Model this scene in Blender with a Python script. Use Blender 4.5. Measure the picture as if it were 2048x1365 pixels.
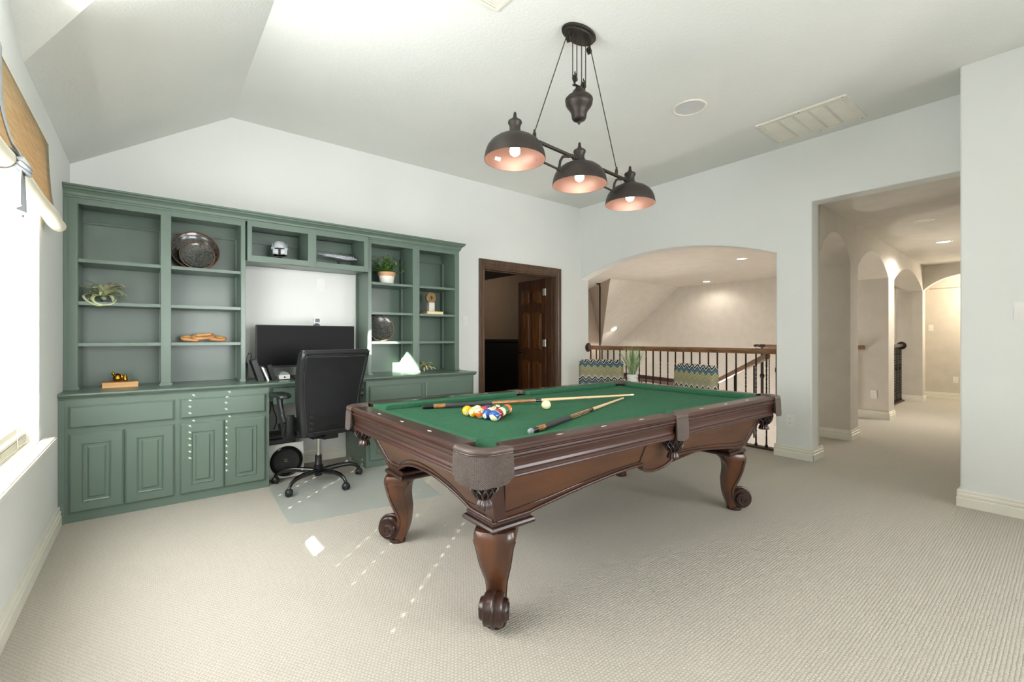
import bpy, bmesh, math, random
from mathutils import Vector, Matrix
for _o in list(bpy.data.objects): bpy.data.objects.remove(_o)
SC = bpy.context.scene
C = SC.collection
PI = math.pi
# ------------------------------------------------------------------ camera, world, sun, daylight, exposure
FPX = 904.0; YAW = math.radians(38.7); CAMH = 1.2
cd = bpy.data.cameras.new('camera'); cam = bpy.data.objects.new('camera', cd); C.objects.link(cam)
cam.location = (0, 0, CAMH); cam.rotation_euler = (PI/2, 0, -YAW)
cd.sensor_width = 36; cd.lens = FPX/2048*36; cd.shift_y = -5.5/2048; cd.clip_start = .02; cd.clip_end = 200
SC.camera = cam
SC.view_settings.view_transform = 'Standard'; SC.view_settings.look = 'None'
SC.view_settings.gamma = 1; SC.view_settings.use_curve_mapping = False
SC.view_settings.exposure = .94
w = bpy.data.worlds.new('world'); SC.world = w; w.use_nodes = True
bg = w.node_tree.nodes['Background']; bg.inputs[0].default_value = (.93, .97, 1, 1); bg.inputs[1].default_value = 1.2
def lamp(name, kind, loc, energy, color=(1, 1, 1), rot=(0, 0, 0), size=None, size_y=None, spot=None, radius=None, spread=None):
    l = bpy.data.lights.new(name, kind); l.energy = energy; l.color = color
    if kind == 'AREA':
        l.shape = 'RECTANGLE'; l.size = size; l.size_y = size_y or size
        if spread: l.spread = spread
    if kind == 'SPOT': l.spot_size = spot; l.spot_blend = .6
    if radius is not None and kind in ('POINT', 'SPOT'): l.shadow_soft_size = radius
    o = bpy.data.objects.new(name, l); o.location = loc; o.rotation_euler = rot; C.objects.link(o); return o
EL = math.radians(23.5); AZ = Vector((.741, .672, 0)).normalized()
sdir = Vector((AZ.x*math.cos(EL), AZ.y*math.cos(EL), -math.sin(EL)))
sun = lamp('sun', 'SUN', (-6, -5, 5), 24, (1, .95, .86)); sun.data.angle = math.radians(.38)
sun.rotation_euler = sdir.to_track_quat('-Z', 'Y').to_euler()
# fill lights added out of view; daylight at the arched opening of the left wall
lamp('rear_fill_light', 'AREA', (1.7, -3.27, 1.5), 22, (.97, .98, 1), (PI/2, 0, 0), 2.2, 1.8, spread=math.radians(80))  # added to lift the back wall and cabinets
lamp('side_fill_light', 'AREA', (4.20, -2.2, 1.40), 54, (.97, .98, 1), (0, PI/2, math.radians(-32)), 1.8, 1.9, spread=math.radians(150))  # added to brighten the sloped ceiling and under the table; no window there
lamp('arched_window_daylight', 'AREA', (-.44, 2.05, 2.44), 20, (.96, .98, 1), (0, -2.55, 0), .28, .70, spread=math.radians(115))

# ------------------------------------------------------------------ materials
def lin(h):
    r = [int(h[i:i+2], 16)/255 for i in (0, 2, 4)]
    return tuple((c/12.92 if c <= .04045 else ((c+.055)/1.055)**2.4) for c in r)
MATS = {}
def mat(name, col, rough=.5, metal=0, col2=None, vscale=6, stretch=(1, 1, 1), bump=0, bscale=60, coat=0, emit=0, ecol=None, trans=0, spec=.5, detail=4):
    m = bpy.data.materials.new(name); m.use_nodes = True; nt = m.node_tree; b = nt.nodes['Principled BSDF']
    col = lin(col) if isinstance(col, str) else col
    b.inputs['Base Color'].default_value = (*col, 1); b.inputs['Roughness'].default_value = rough
    b.inputs['Metallic'].default_value = metal; b.inputs['Coat Weight'].default_value = coat
    b.inputs['Coat Roughness'].default_value = .12; b.inputs['Specular IOR Level'].default_value = spec
    tc = nt.nodes.new('ShaderNodeTexCoord'); mp = nt.nodes.new('ShaderNodeMapping'); mp.inputs['Scale'].default_value = stretch
    nt.links.new(tc.outputs['Object'], mp.inputs['Vector'])
    n = nt.nodes.new('ShaderNodeTexNoise'); n.inputs['Scale'].default_value = vscale; n.inputs['Detail'].default_value = detail
    nt.links.new(mp.outputs[0], n.inputs['Vector'])
    if col2 is None: col2 = tuple(c*.94 for c in col)
    elif isinstance(col2, str): col2 = lin(col2)
    cr = nt.nodes.new('ShaderNodeValToRGB'); cr.color_ramp.elements[0].position = .35; cr.color_ramp.elements[1].position = .65
    cr.color_ramp.elements[0].color = (*col, 1); cr.color_ramp.elements[1].color = (*col2, 1)
    nt.links.new(n.outputs['Fac'], cr.inputs[0]); nt.links.new(cr.outputs[0], b.inputs['Base Color'])
    if bump:
        n2 = nt.nodes.new('ShaderNodeTexNoise'); n2.inputs['Scale'].default_value = bscale; n2.inputs['Detail'].default_value = 3
        nt.links.new(mp.outputs[0], n2.inputs['Vector'])
        bp = nt.nodes.new('ShaderNodeBump'); bp.inputs['Strength'].default_value = bump; bp.inputs['Distance'].default_value = .004
        nt.links.new(n2.outputs['Fac'], bp.inputs['Height']); nt.links.new(bp.outputs[0], b.inputs['Normal'])
    if emit:
        b.inputs['Emission Color'].default_value = (*(ecol or col), 1); b.inputs['Emission Strength'].default_value = emit
    if trans: b.inputs['Transmission Weight'].default_value = trans
    MATS[name] = m; return m
def N(m, t): return m.node_tree.nodes.new(t)
def Lk(m, a, b): m.node_tree.links.new(a, b)
def mth(m, op, a, b=None, c=None):
    n = N(m, 'ShaderNodeMath'); n.operation = op
    for i, v in enumerate((a, b, c)):
        if v is None: continue
        if isinstance(v, (int, float)): n.inputs[i].default_value = v
        else: Lk(m, v, n.inputs[i])
    return n.outputs[0]
wall_m = mat('wall_paint', 'E3E5E1', .85, bump=.25, bscale=45, col2='E0E2DE', vscale=1.2)
ceil_m = mat('ceiling_paint', 'E4E6E1', .9, bump=.5, bscale=60, col2='E1E3DE', vscale=1.5)
stair_wall_m = mat('stairwell_paint', 'D0C9BE', .85, bump=.2, bscale=45)
stair_ceil_m = mat('stairwell_ceiling_paint', 'D8D2C8', .9, bump=.3, bscale=60)
trim_m = mat('trim_paint', 'E9E6D8', .4)
green_m = mat('cabinet_paint', '5D7063', .34, col2='5A6C60', vscale=3, bump=.04, bscale=90, coat=.15)
dark_wood = mat('table_dark_wood', '28140E', .32, col2='351C13', vscale=7, stretch=(.6, .6, 5), coat=.25)
rail_wood = mat('table_rail_wood', '331A12', .36, col2='40231A', vscale=3, stretch=(.8, .8, 3), coat=.15)
panel_wood = mat('table_panel_wood', '5A361D', .42, col2='402617', vscale=3.2, stretch=(.5, .5, 4), coat=.1)
groove_wood = mat('table_moulding_wood', '2E1B14', .28, coat=.4)
leather_m = mat('brown_leather', '5A4A43', .42, col2='4D3F39', vscale=30, bump=.25, bscale=220)
leather_d = mat('dark_leather', '3A2823', .36, coat=.3, bump=.15, bscale=160)
weave_m = mat('woven_leather', '5C504A', .45)
door_wood = mat('door_wood', '5E3A20', .38, col2='3B2214', vscale=5, stretch=(6, 6, .7), coat=.3)
door_panel_wood = mat('door_panel_wood', '75491F', .38, col2='4A2B15', vscale=5, stretch=(6, 6, .6), coat=.3)
casing_wood = mat('casing_wood', '5B4230', .42, col2='47301F', vscale=6, stretch=(6, 6, .8), coat=.15)
handrail_wood = mat('handrail_wood', '6E4A30', .34, col2='8A6444', vscale=8, stretch=(.7, .7, 4), coat=.3)
iron_m = mat('black_iron', '17130F', .5, metal=.3, bump=.2, bscale=120)
bronze_m = mat('dark_bronze', '3E3833', .45, metal=.5, col2='342E2A', vscale=9)
copper_m = mat('copper_lining', '8A6A5E', .42, metal=.35)
bulb_m = mat('lit_bulb', 'FFFFFF', .4, emit=14, ecol=(1, .86, .66))
leatherette = mat('black_leatherette', '181A1C', .36, col2='141618', vscale=14, bump=.12, bscale=260)
black_pl = mat('black_plastic', '141516', .42)
gloss_black = mat('gloss_black', '0C0C0D', .18, coat=.3)
chrome_m = mat('chrome', 'D8D8D8', .15, metal=1)
white_pl = mat('white_plastic', 'ECEBE6', .4)
screen_m = mat('monitor_screen', '0A0A0C', .42, spec=.12)
felt_m = mat('green_felt', '3A6B4F', .95, col2='36644A', vscale=40, bump=.1, bscale=500, spec=.15)
mat_m = mat('clear_vinyl', 'ABAFA8', .3, col2='A6AAA3', vscale=2)
def carpet():
    m = mat('loop_carpet', 'D0CBC0', .95, spec=.1); nt = m.node_tree; b = nt.nodes['Principled BSDF']
    tc = N(m, 'ShaderNodeTexCoord'); sp = N(m, 'ShaderNodeSeparateXYZ'); Lk(m, tc.outputs['Object'], sp.inputs[0])
    p = .0125
    nw_ = N(m, 'ShaderNodeTexNoise'); nw_.inputs['Scale'].default_value = 70; nw_.inputs['Detail'].default_value = 2; Lk(m, tc.outputs['Object'], nw_.inputs['Vector'])
    sw_ = N(m, 'ShaderNodeSeparateXYZ'); Lk(m, nw_.outputs['Color'], sw_.inputs[0])
    X_ = mth(m, 'ADD', sp.outputs['X'], mth(m, 'MULTIPLY', mth(m, 'SUBTRACT', sw_.outputs['X'], .5), .013)); Y_ = mth(m, 'ADD', sp.outputs['Y'], mth(m, 'MULTIPLY', mth(m, 'SUBTRACT', sw_.outputs['Y'], .5), .009))
    row = mth(m, 'FLOOR', mth(m, 'DIVIDE', Y_, p))
    off = mth(m, 'MULTIPLY', mth(m, 'PINGPONG', row, 1.0), .5)
    fx = mth(m, 'FRACT', mth(m, 'ADD', mth(m, 'DIVIDE', X_, p*1.25), off))
    fy = mth(m, 'FRACT', mth(m, 'DIVIDE', Y_, p))
    hx = mth(m, 'SINE', mth(m, 'MULTIPLY', fx, PI)); hy = mth(m, 'SINE', mth(m, 'MULTIPLY', fy, PI))
    hh = mth(m, 'POWER', mth(m, 'MULTIPLY', hx, hy), .55)
    no = N(m, 'ShaderNodeTexNoise'); no.inputs['Scale'].default_value = 260; no.inputs['Detail'].default_value = 2
    Lk(m, tc.outputs['Object'], no.inputs['Vector'])
    h2 = mth(m, 'ADD', hh, mth(m, 'MULTIPLY', no.outputs['Fac'], .35))
    bp = N(m, 'ShaderNodeBump'); bp.inputs['Strength'].default_value = .5; bp.inputs['Distance'].default_value = .004
    Lk(m, h2, bp.inputs['Height']); Lk(m, bp.outputs[0], b.inputs['Normal'])
    cr = N(m, 'ShaderNodeValToRGB'); cr.color_ramp.elements[0].position = .15; cr.color_ramp.elements[1].position = .8
    cr.color_ramp.elements[0].color = (*lin('ABA69A'), 1); cr.color_ramp.elements[1].color = (*lin('BFB9AD'), 1)
    Lk(m, hh, cr.inputs[0]); Lk(m, cr.outputs[0], b.inputs['Base Color'])
    return m
carpet_m = carpet()
def weave(m):
    b = m.node_tree.nodes['Principled BSDF']; tc = N(m, 'ShaderNodeTexCoord'); sp = N(m, 'ShaderNodeSeparateXYZ'); Lk(m, tc.outputs['Object'], sp.inputs[0])
    u = mth(m, 'ADD', sp.outputs['X'], mth(m, 'MULTIPLY', sp.outputs['Y'], -1)); v = sp.outputs['Z']
    a = mth(m, 'SINE', mth(m, 'MULTIPLY', mth(m, 'ADD', mth(m, 'PINGPONG', u, .006), v), 900))
    bp = N(m, 'ShaderNodeBump'); bp.inputs['Strength'].default_value = .8; bp.inputs['Distance'].default_value = .002
    Lk(m, a, bp.inputs['Height']); Lk(m, bp.outputs[0], b.inputs['Normal'])
weave(weave_m)
def chevron():
    m = mat('chevron_fabric', 'C9C4A4', .9, spec=.1); b = m.node_tree.nodes['Principled BSDF']
    tc = N(m, 'ShaderNodeTexCoord'); sp = N(m, 'ShaderNodeSeparateXYZ'); Lk(m, tc.outputs['Object'], sp.inputs[0])
    hor = mth(m, 'ADD', sp.outputs['X'], sp.outputs['Y'])
    z = mth(m, 'ADD', sp.outputs['Z'], mth(m, 'MULTIPLY', mth(m, 'PINGPONG', hor, .044), -1.0))
    f = mth(m, 'FRACT', mth(m, 'DIVIDE', mth(m, 'SUBTRACT', 3.305, z), .24))
    cr = N(m, 'ShaderNodeValToRGB'); r = cr.color_ramp; r.interpolation = 'CONSTANT'
    st = [(0, 'A39C80'), (.05, 'D2CFC2'), (.11, '262C33'), (.20, 'D6D3C8'), (.245, '39444E'), (.31, '5F7C88'), (.36, '35424C'), (.375, '55727F'), (.45, '37444A'), (.465, 'BDB487'), (.53, '6E7051'), (.55, 'A39D70'), (.62, '666A4B'), (.635, 'B0A986'), (.70, '77775B'), (.72, '9D987C'), (.80, '7B7B62'), (.82, '9D987C')]
    r.elements[0].position = 0; r.elements[0].color = (*lin(st[0][1]), 1); r.elements[1].position = st[1][0]; r.elements[1].color = (*lin(st[1][1]), 1)
    for p, c in st[2:]:
        e = r.elements.new(p); e.color = (*lin(c), 1)
    Lk(m, f, cr.inputs[0]); Lk(m, cr.outputs[0], b.inputs['Base Color']); return m
chev_m = chevron()

# ------------------------------------------------------------------ mesh helpers
def smooth(pts, n=5):
    P = [Vector(p) for p in pts]; out = []
    for i in range(len(P)-1):
        a, b, c, d = P[max(i-1, 0)], P[i], P[i+1], P[min(i+2, len(P)-1)]
        for k in range(n):
            t = k/n; out.append(.5*((2*b)+(c-a)*t+(2*a-5*b+4*c-d)*t*t+(3*b-a-3*c+d)*t**3))
    return out+[P[-1]]
class MB:
    def __init__(s): s.bm = bmesh.new()
    def box(s, x0, x1, y0, y1, z0, z1, bev=0):
        b = bmesh.new(); v = [b.verts.new(p) for p in ((x0, y0, z0), (x1, y0, z0), (x1, y1, z0), (x0, y1, z0), (x0, y0, z1), (x1, y0, z1), (x1, y1, z1), (x0, y1, z1))]
        for f in ((3, 2, 1, 0), (4, 5, 6, 7), (0, 1, 5, 4), (1, 2, 6, 5), (2, 3, 7, 6), (3, 0, 4, 7)): b.faces.new([v[i] for i in f])
        if bev: bmesh.ops.bevel(b, geom=b.edges[:], offset=bev, segments=2, affect='EDGES')
        return s.add(b)
    def add(s, b, M=None):
        if M is not None: b.transform(M)
        me = bpy.data.meshes.new('t'); b.to_mesh(me); b.free(); s.bm.from_mesh(me); bpy.data.meshes.remove(me); return s
    def prism(s, pts, a, d0, d1, M=None):
        """polygon pts in the plane normal to axis a (0,1,2), extruded from d0 to d1"""
        b = bmesh.new()
        def P(p, d):
            return (d, p[0], p[1]) if a == 0 else ((p[0], d, p[1]) if a == 1 else (p[0], p[1], d))
        lo = [b.verts.new(P(p, d0)) for p in pts]; hi = [b.verts.new(P(p, d1)) for p in pts]; n = len(pts)
        b.faces.new(lo); b.faces.new(hi)
        for i in range(n): b.faces.new((lo[i], lo[(i+1) % n], hi[(i+1) % n], hi[i]))
        bmesh.ops.recalc_face_normals(b, faces=b.faces[:])
        return s.add(b, M)
    def lathe(s, prof, seg=32, c=(0, 0, 0), M=None, arc=2*PI):
        b = bmesh.new(); rings = []
        full = arc >= 2*PI-1e-6; k = seg if full else seg+1
        for r, z in prof:
            rings.append([b.verts.new((c[0]+r*math.cos(arc*i/seg), c[1]+r*math.sin(arc*i/seg), c[2]+z)) for i in range(k)] if r > 1e-6 else [b.verts.new((c[0], c[1], c[2]+z))])
        for A, B in zip(rings, rings[1:]):
            for i in range(seg):
                j = (i+1) % k
                if len(A) == 1 and len(B) == 1: continue
                if len(A) == 1: b.faces.new((A[0], B[j], B[i]))
                elif len(B) == 1: b.faces.new((A[i], A[j], B[0]))
                else: b.faces.new((A[i], A[j], B[j], B[i]))
        bmesh.ops.recalc_face_normals(b, faces=b.faces[:])
        return s.add(b, M)
    def loft(s, rings, cap=True, closed=True, M=None, loop=False):
        b = bmesh.new(); R = [[b.verts.new(p) for p in r] for r in rings]; n = len(R[0])
        prs = list(zip(R, R[1:]))
        if loop: prs.append((R[-1], R[0]))
        for A, B in prs:
            for i in range(n if closed else n-1):
                j = (i+1) % n
                b.faces.new((A[i], A[j], B[j], B[i]))
        if cap and not loop: b.faces.new(R[0]); b.faces.new(R[-1])
        bmesh.ops.recalc_face_normals(b, faces=b.faces[:])
        return s.add(b, M)
    def tube(s, pts, r, seg=8, cap=True, flat=None, loop=False):
        """tube along pts; r float or list; flat=(a,b) elliptical scale"""
        pts = [Vector(p) for p in pts]; n = len(pts); rr = r if isinstance(r, (list, tuple)) else [r]*n
        rings = []; up = Vector((0, 0, 1)); prev = None
        for i, p in enumerate(pts):
            if loop: t = (pts[(i+1) % n]-pts[i-1])
            else: t = (pts[min(i+1, n-1)]-pts[max(i-1, 0)])
            t.normalize()
            if prev is None:
                a = up if abs(t.dot(up)) < .9 else Vector((1, 0, 0)); u = t.cross(a).normalized()
            else:
                u = prev - t*prev.dot(t)
                u = u.normalized() if u.length > 1e-6 else t.cross(up).normalized()
            prev = u; v = t.cross(u)
            fa, fb = flat or (1, 1)
            rings.append([p+u*math.cos(2*PI*k/seg)*rr[i]*fa+v*math.sin(2*PI*k/seg)*rr[i]*fb for k in range(seg)])
        return s.loft(rings, cap=cap, loop=loop)
    def cyl(s, p0, p1, r, seg=16): return s.tube([p0, p1], r, seg)
    def sphere(s, c, r, seg=16, sc=(1, 1, 1)):
        b = bmesh.new(); bmesh.ops.create_uvsphere(b, u_segments=seg, v_segments=max(6, seg//2), radius=r)
        return s.add(b, Matrix.Translation(c) @ Matrix.Diagonal((*sc, 1)))
    def build(s, name, m, parent=None, smooth=None, world=False, bevel=0, sub=0):
        me = bpy.data.meshes.new(name); bmesh.ops.remove_doubles(s.bm, verts=s.bm.verts[:], dist=1e-6)
        if world and parent is not None:
            pm = Matrix.Translation(parent.location) @ parent.rotation_euler.to_matrix().to_4x4()
            s.bm.transform(pm.inverted())
        s.bm.to_mesh(me); s.bm.free(); me.materials.append(m)
        o = bpy.data.objects.new(name, me); C.objects.link(o)
        if parent is not None: o.parent = parent
        if bevel:
            md = o.modifiers.new('bevel', 'BEVEL'); md.width = bevel; md.segments = 2; md.limit_method = 'ANGLE'; md.angle_limit = math.radians(40)
        if sub:
            md = o.modifiers.new('sub', 'SUBSURF'); md.levels = sub; md.render_levels = sub
        if smooth is not None:
            for p in me.polygons: p.use_smooth = True
            if not sub:
                try: me.set_sharp_from_angle(angle=math.radians(smooth))
                except Exception: pass
        return o
def thing(name, label, cat, loc=(0, 0, 0), rz=0, group=None):
    o = bpy.data.objects.new(name, None); C.objects.link(o); o.location = loc; o.rotation_euler = (0, 0, rz); o.empty_display_size = .1
    o['label'] = label; o['category'] = cat
    if group: o['group'] = group
    return o
def tag(o, label, cat, group=None, kind=None):
    o['label'] = label; o['category'] = cat
    if group: o['group'] = group
    if kind: o['kind'] = kind
    return o
def struct(o): o['kind'] = 'structure'; return o
def solo(o):
    """move the origin of a top-level mesh to the base of its bounds"""
    me = o.data; xs = [v.co for v in me.vertices]
    c = Vector(((min(v.x for v in xs)+max(v.x for v in xs))/2, (min(v.y for v in xs)+max(v.y for v in xs))/2, min(v.z for v in xs)))
    me.transform(Matrix.Translation(-c)); o.location = o.location + c; return o
def dup(root, loc, rz, label=None, group=None):
    r = root.copy(); C.objects.link(r); r.location = loc; r.rotation_euler = (root.rotation_euler[0], root.rotation_euler[1], rz)
    if label: r['label'] = label
    if group: r['group'] = group
    def rec(a, b):
        for ch in [x for x in bpy.data.objects if x.parent == a]:
            c = ch.copy(); C.objects.link(c); c.parent = b; rec(ch, c)
    rec(root, r); return r
def rrect(w, h, r, n=5):
    pts = []
    for cx, cy, a in ((w/2-r, h/2-r, 0), (-w/2+r, h/2-r, 90), (-w/2+r, -h/2+r, 180), (w/2-r, -h/2+r, 270)):
        for k in range(n+1):
            t = math.radians(a+90*k/n); pts.append((cx+r*math.cos(t), cy+r*math.sin(t)))
    return pts
# ------------------------------------------------------------------ the room
XL = -.46; YB = 4.645; CH = 3.143; XA = 5.03; XA2 = 5.21; XN = 4.53; YN = .52; YR = -3.3
struct(MB().box(XL-.3, XA2+.04, YR-.2, YB+.13, -.30, 0).build('floor', carpet_m))
def hallpt(x, dy=0): return 1.62+.03*(x-5.3)+dy
fl = MB(); fl.prism([(XA2+.04, -.2), (14, -.2), (14, 2.5), (11.6, 2.5), (11.6, hallpt(11.6, .36)), (XA2+.04, hallpt(XA2, .36))], 2, -.3, 0)
struct(fl.build('floor_hall', carpet_m))
struct(MB().box(8.36, 11.0, 2.12, 3.5, -.3, 0).build('floor_landing', carpet_m))
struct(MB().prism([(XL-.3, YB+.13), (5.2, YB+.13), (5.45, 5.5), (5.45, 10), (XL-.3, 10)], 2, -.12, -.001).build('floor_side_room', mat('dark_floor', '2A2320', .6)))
struct(MB().box(XA2-.2, 14, 1.2, 12, -2.9, -2.75).build('floor_lower', mat('lower_floor', 'A08F78', .7)))
# ceiling with its sloped planes over the window
zL = 2.475; xF = .56
Y1, Y2, Y3 = 3.10, 1.52, -.06
def zs1(x): return zL+(x-XL)*(CH-zL)/(xF-XL)
ce = MB(); b = bmesh.new()
def F(*pts): b.faces.new([b.verts.new(p) for p in pts])
XF2 = XA2+.02
F((xF, Y2, CH), (xF, YB+.2, CH), (XF2, YB+.2, CH), (XF2, YR-.2, CH), (xF, YR-.2, CH))
F((XL-.02, Y1, zL), (XL-.02, YB+.2, zL), (xF, YB+.2, CH), (xF, Y2, CH))
F((XL-.02, Y1, zL), (xF, Y2, CH), (XL-.02, Y2, CH))
F((XL-.02, Y2, CH), (xF, Y2, CH), (XL-.02, Y3, zL))
F((XL-.02, Y3, zL), (xF, Y2, CH), (xF, YR-.2, CH), (XL-.02, YR-.2, zL))
bmesh.ops.remove_doubles(b, verts=b.verts[:], dist=1e-4); bmesh.ops.recalc_face_normals(b, faces=b.faces[:])
r = bmesh.ops.extrude_face_region(b, geom=b.faces[:]); vs = [v for v in r['geom'] if isinstance(v, bmesh.types.BMVert)]
bmesh.ops.translate(b, verts=vs, vec=(0, 0, .12)); bmesh.ops.recalc_face_normals(b, faces=b.faces[:])
ce.add(b); struct(ce.build('ceiling', ceil_m))
# left wall: long window opening, arched light above it
wY0, wY1, wZ0, wZ1 = .35, 3.447, .655, 2.24
aC, aR, aZ0, aH = 2.05, .39, 2.30, .38
lw = MB()
T = XL-.16
lw.box(T, XL, YR-.2, wY0, -.1, CH+.1)
lw.box(T, XL, wY1, YB+.2, -.1, CH+.1)
lw.box(T, XL, wY0, wY1, -.1, wZ0-.012)
lw.box(T, XL, wY0, wY1, wZ1, aZ0)
arc = [(aC+aR*math.cos(PI*k/24), aZ0+aH*math.sin(PI*k/24)) for k in range(25)]
up = [(wY1, aZ0), (wY1, CH+.1), (wY0, CH+.1), (wY0, aZ0)] + list(reversed(arc))
lw.prism(up, 0, T, XL)
struct(lw.build('wall_left', wall_m))
# back wall with the doorway
dX0, dX1, dZ = 3.264, 4.517, 2.09
bw = MB(); bw.box(XL-.16, dX0, YB, YB+.14, -.1, CH+.1); bw.box(dX1, XA2, YB, YB+.14, -2.8, CH+.1); bw.prism([(XA2-.02, YB+.13), (5.40, 5.5), (5.5, 5.5), (XA2, YB+.12)], 2, -2.8, 2.6); bw.box(dX0, dX1, YB, YB+.14, dZ, CH+.1)
struct(bw.build('wall_back', wall_m))
# arch wall
yP0, yP1, hZ = 1.61, 1.930, 2.532
def seg_arch(y0, y1, z0, rise, n=28):
    hw = (y1-y0)/2; R = (hw*hw+rise*rise)/(2*rise); a = math.asin(hw/R); c = (y0+y1)/2
    return [(c+R*math.sin(-a+2*a*k/n), z0+rise-R+R*math.cos(-a+2*a*k/n)) for k in range(n+1)]
ar = seg_arch(yP1, YB, 2.078, .245)
aw = MB()
aw.prism(list(reversed(ar))+[(yP1, -.1), (yP0, -.1), (yP0, hZ), (YN-.02, hZ), (YN-.02, CH+.1), (YB+.1, CH+.1), (YB+.1, 2.078)], 0, XA, XA2)
struct(aw.build('wall_arch', wall_m, bevel=.010))
nw = MB(); nw.prism([(XN, YR-.2), (XN, YN), (13, YN), (13, YN-.14), (XN+.14, YN-.14), (XN+.14, YR-.2)], 2, -.1, CH+.1)
struct(nw.build('wall_near', wall_m, bevel=.010))
rw = MB(); y0, y1 = YR-.16, YR
rw.box(XL-.16, .5, y0, y1, -.1, CH+.1); rw.box(3.9, XN+.14, y0, y1, -.1, CH+.1); rw.box(.5, 3.9, y0, y1, -.1, .55); rw.box(.5, 3.9, y0, y1, 2.45, CH+.1)
struct(rw.build('wall_rear', wall_m))
struct(MB().box(XN-.03, XN, -3.2, -1.0, .5, 2.4).build('side_fill_backing', trim_m))  # blank unseen panel added behind the side fill light
struct(MB().box(.5, 3.9, YR-.10, YR-.08, .55, 2.45).build('rear_sun_block', trim_m))  # unseen panel added to keep the sun out of the rear opening
# hall wall with three arches (its own small rotation)
HA = math.atan(.03)
HM = Matrix.Translation((5.3, 1.62, 0)) @ Matrix.Rotation(HA, 4, 'Z')
piers = [(-.09, .005), (1.10, 1.44), (3.12, 3.50), (6.0, 6.28)]
hw_ = MB(); th = .36
for k, (x0, x1) in enumerate(piers):
    if k == 0: continue
    hw_.prism([(x0, -2.8), (x1, -2.8), (x1, 2.7), (x0, 2.7)], 1, 0, th, HM)
for (a, b_) in ((0, 1), (1, 2), (2, 3)):
    x0 = piers[a][1]; x1 = piers[b_][0]
    hw_.prism(seg_arch(x0, x1, 2.085, .27)+[(x1, 2.7), (x0, 2.7)], 1, 0, th, HM)
# pier one is thicker in depth than the arch wall
hw_.prism([(-.09, -.3), (.005, -.3), (.005, 2.7), (-.09, 2.7)], 1, .01, th, HM)
struct(hw_.build('wall_hall', stair_wall_m))
cw = MB(); cX = 11.35
ca = seg_arch(.62, 1.80, 2.10, .26)
cw.prism(ca+[(1.80, 2.7), (.62, 2.7)], 0, cX, cX+.14)
struct(cw.build('wall_hall_cross', stair_wall_m))
struct(MB().box(12.35, 12.5, 0, 3, -.1, 2.7).build('wall_hall_end', stair_wall_m))
struct(MB().box(11.49, 12.4, 2.2, 2.34, -.1, 2.7).build('wall_hall_side', stair_wall_m))
# hall + stairwell ceiling
hc = MB()
hc.prism([(XA+.02, YN-.1), (12.5, YN-.1), (12.5, 2.4), (11.2, 2.4), (11.2, 9.0), (XA2-.1, 9.0), (XA2-.1, 1.0), (XA+.02, 1.0)], 2, hZ+.03, hZ+.15)
struct(hc.build('ceiling_hall', stair_ceil_m))
sl = MB(); b = bmesh.new()
F((11.15, 6.60, 2.56), (8.15, 6.60, 2.56), (8.342, 6.8, 2.411), (10.31, 8.683, 1.01), (11.15, 8.683, 1.01))
F((11.15, 8.683, 1.01), (10.31, 8.683, 1.01), (12.2, 11, -.8), (12.3, 11, -.8))
sl.add(b); struct(sl.build('ceiling_slope', stair_ceil_m))
fc = MB(); b = bmesh.new()
F((9.47, 8.45, 2.60), (8.13, 6.58, 2.60), (8.342, 6.8, 2.411), (10.31, 8.683, 1.01)); F((9.47, 8.45, 2.60), (10.31, 8.683, 1.01), (10.31, 8.7, -2.8), (8.4, 8.6, -2.8), (7.2, 8.5, 2.6))
F((9.47, 8.45, 2.60), (7.2, 8.5, 2.6), (5.3, 8.5, 2.6), (5.3, 8.5, -2.8), (8.4, 8.6, -2.8))
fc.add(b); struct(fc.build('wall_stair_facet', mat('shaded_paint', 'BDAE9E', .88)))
sw = MB(); sw.box(11.0, 11.15, 2.16, 11, -2.9, 2.7); sw.box(5.3, 11.1, 9.2, 9.35, -2.9, 1.2)
sw.box(XA2-.02, XA2+.02, 1.93, YB, -2.8, -.02)
struct(sw.build('wall_stairwell', stair_wall_m))
# side room behind the doorway
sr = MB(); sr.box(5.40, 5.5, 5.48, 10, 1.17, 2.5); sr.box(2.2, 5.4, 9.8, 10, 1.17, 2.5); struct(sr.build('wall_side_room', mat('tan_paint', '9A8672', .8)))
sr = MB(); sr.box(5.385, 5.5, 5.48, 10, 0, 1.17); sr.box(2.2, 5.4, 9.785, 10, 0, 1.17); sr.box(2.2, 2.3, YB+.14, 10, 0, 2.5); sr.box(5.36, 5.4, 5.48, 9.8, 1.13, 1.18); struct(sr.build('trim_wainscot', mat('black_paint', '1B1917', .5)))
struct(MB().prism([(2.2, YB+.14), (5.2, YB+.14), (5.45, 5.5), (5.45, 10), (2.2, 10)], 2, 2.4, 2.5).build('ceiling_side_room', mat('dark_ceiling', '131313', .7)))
# baseboards
def bbprof(h=.118): return [(0, 0), (.019, 0), (.019, h*.52), (.013, h*.56), (.013, h*.62), (.017, h*.66), (.017, h*.76), (.010, h*.80), (.010, h*.86), (.012, h*.90), (.010, h), (0, h)]
def baseboard(name, p0, p1, m=trim_m, h=.118):
    """runs from p0 to p1; sticks out to the left of that direction"""
    p0 = Vector((*p0, 0)); p1 = Vector((*p1, 0)); d = (p1-p0); L = d.length; d.normalize(); nrm = Vector((-d.y, d.x, 0))
    mb = MB(); mb.loft([[p0+d*t+nrm*o+Vector((0, 0, z)) for o, z in bbprof(h)] for t in (0, L)])
    return struct(mb.build(name, m))
baseboard('baseboard_left', (XL, wY0-3), (XL, 4.08))
bpy.data.objects['baseboard_left'].data.transform(Matrix.Identity(4))
def bb(name, p0, p1): return baseboard(name, p0, p1)
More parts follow.
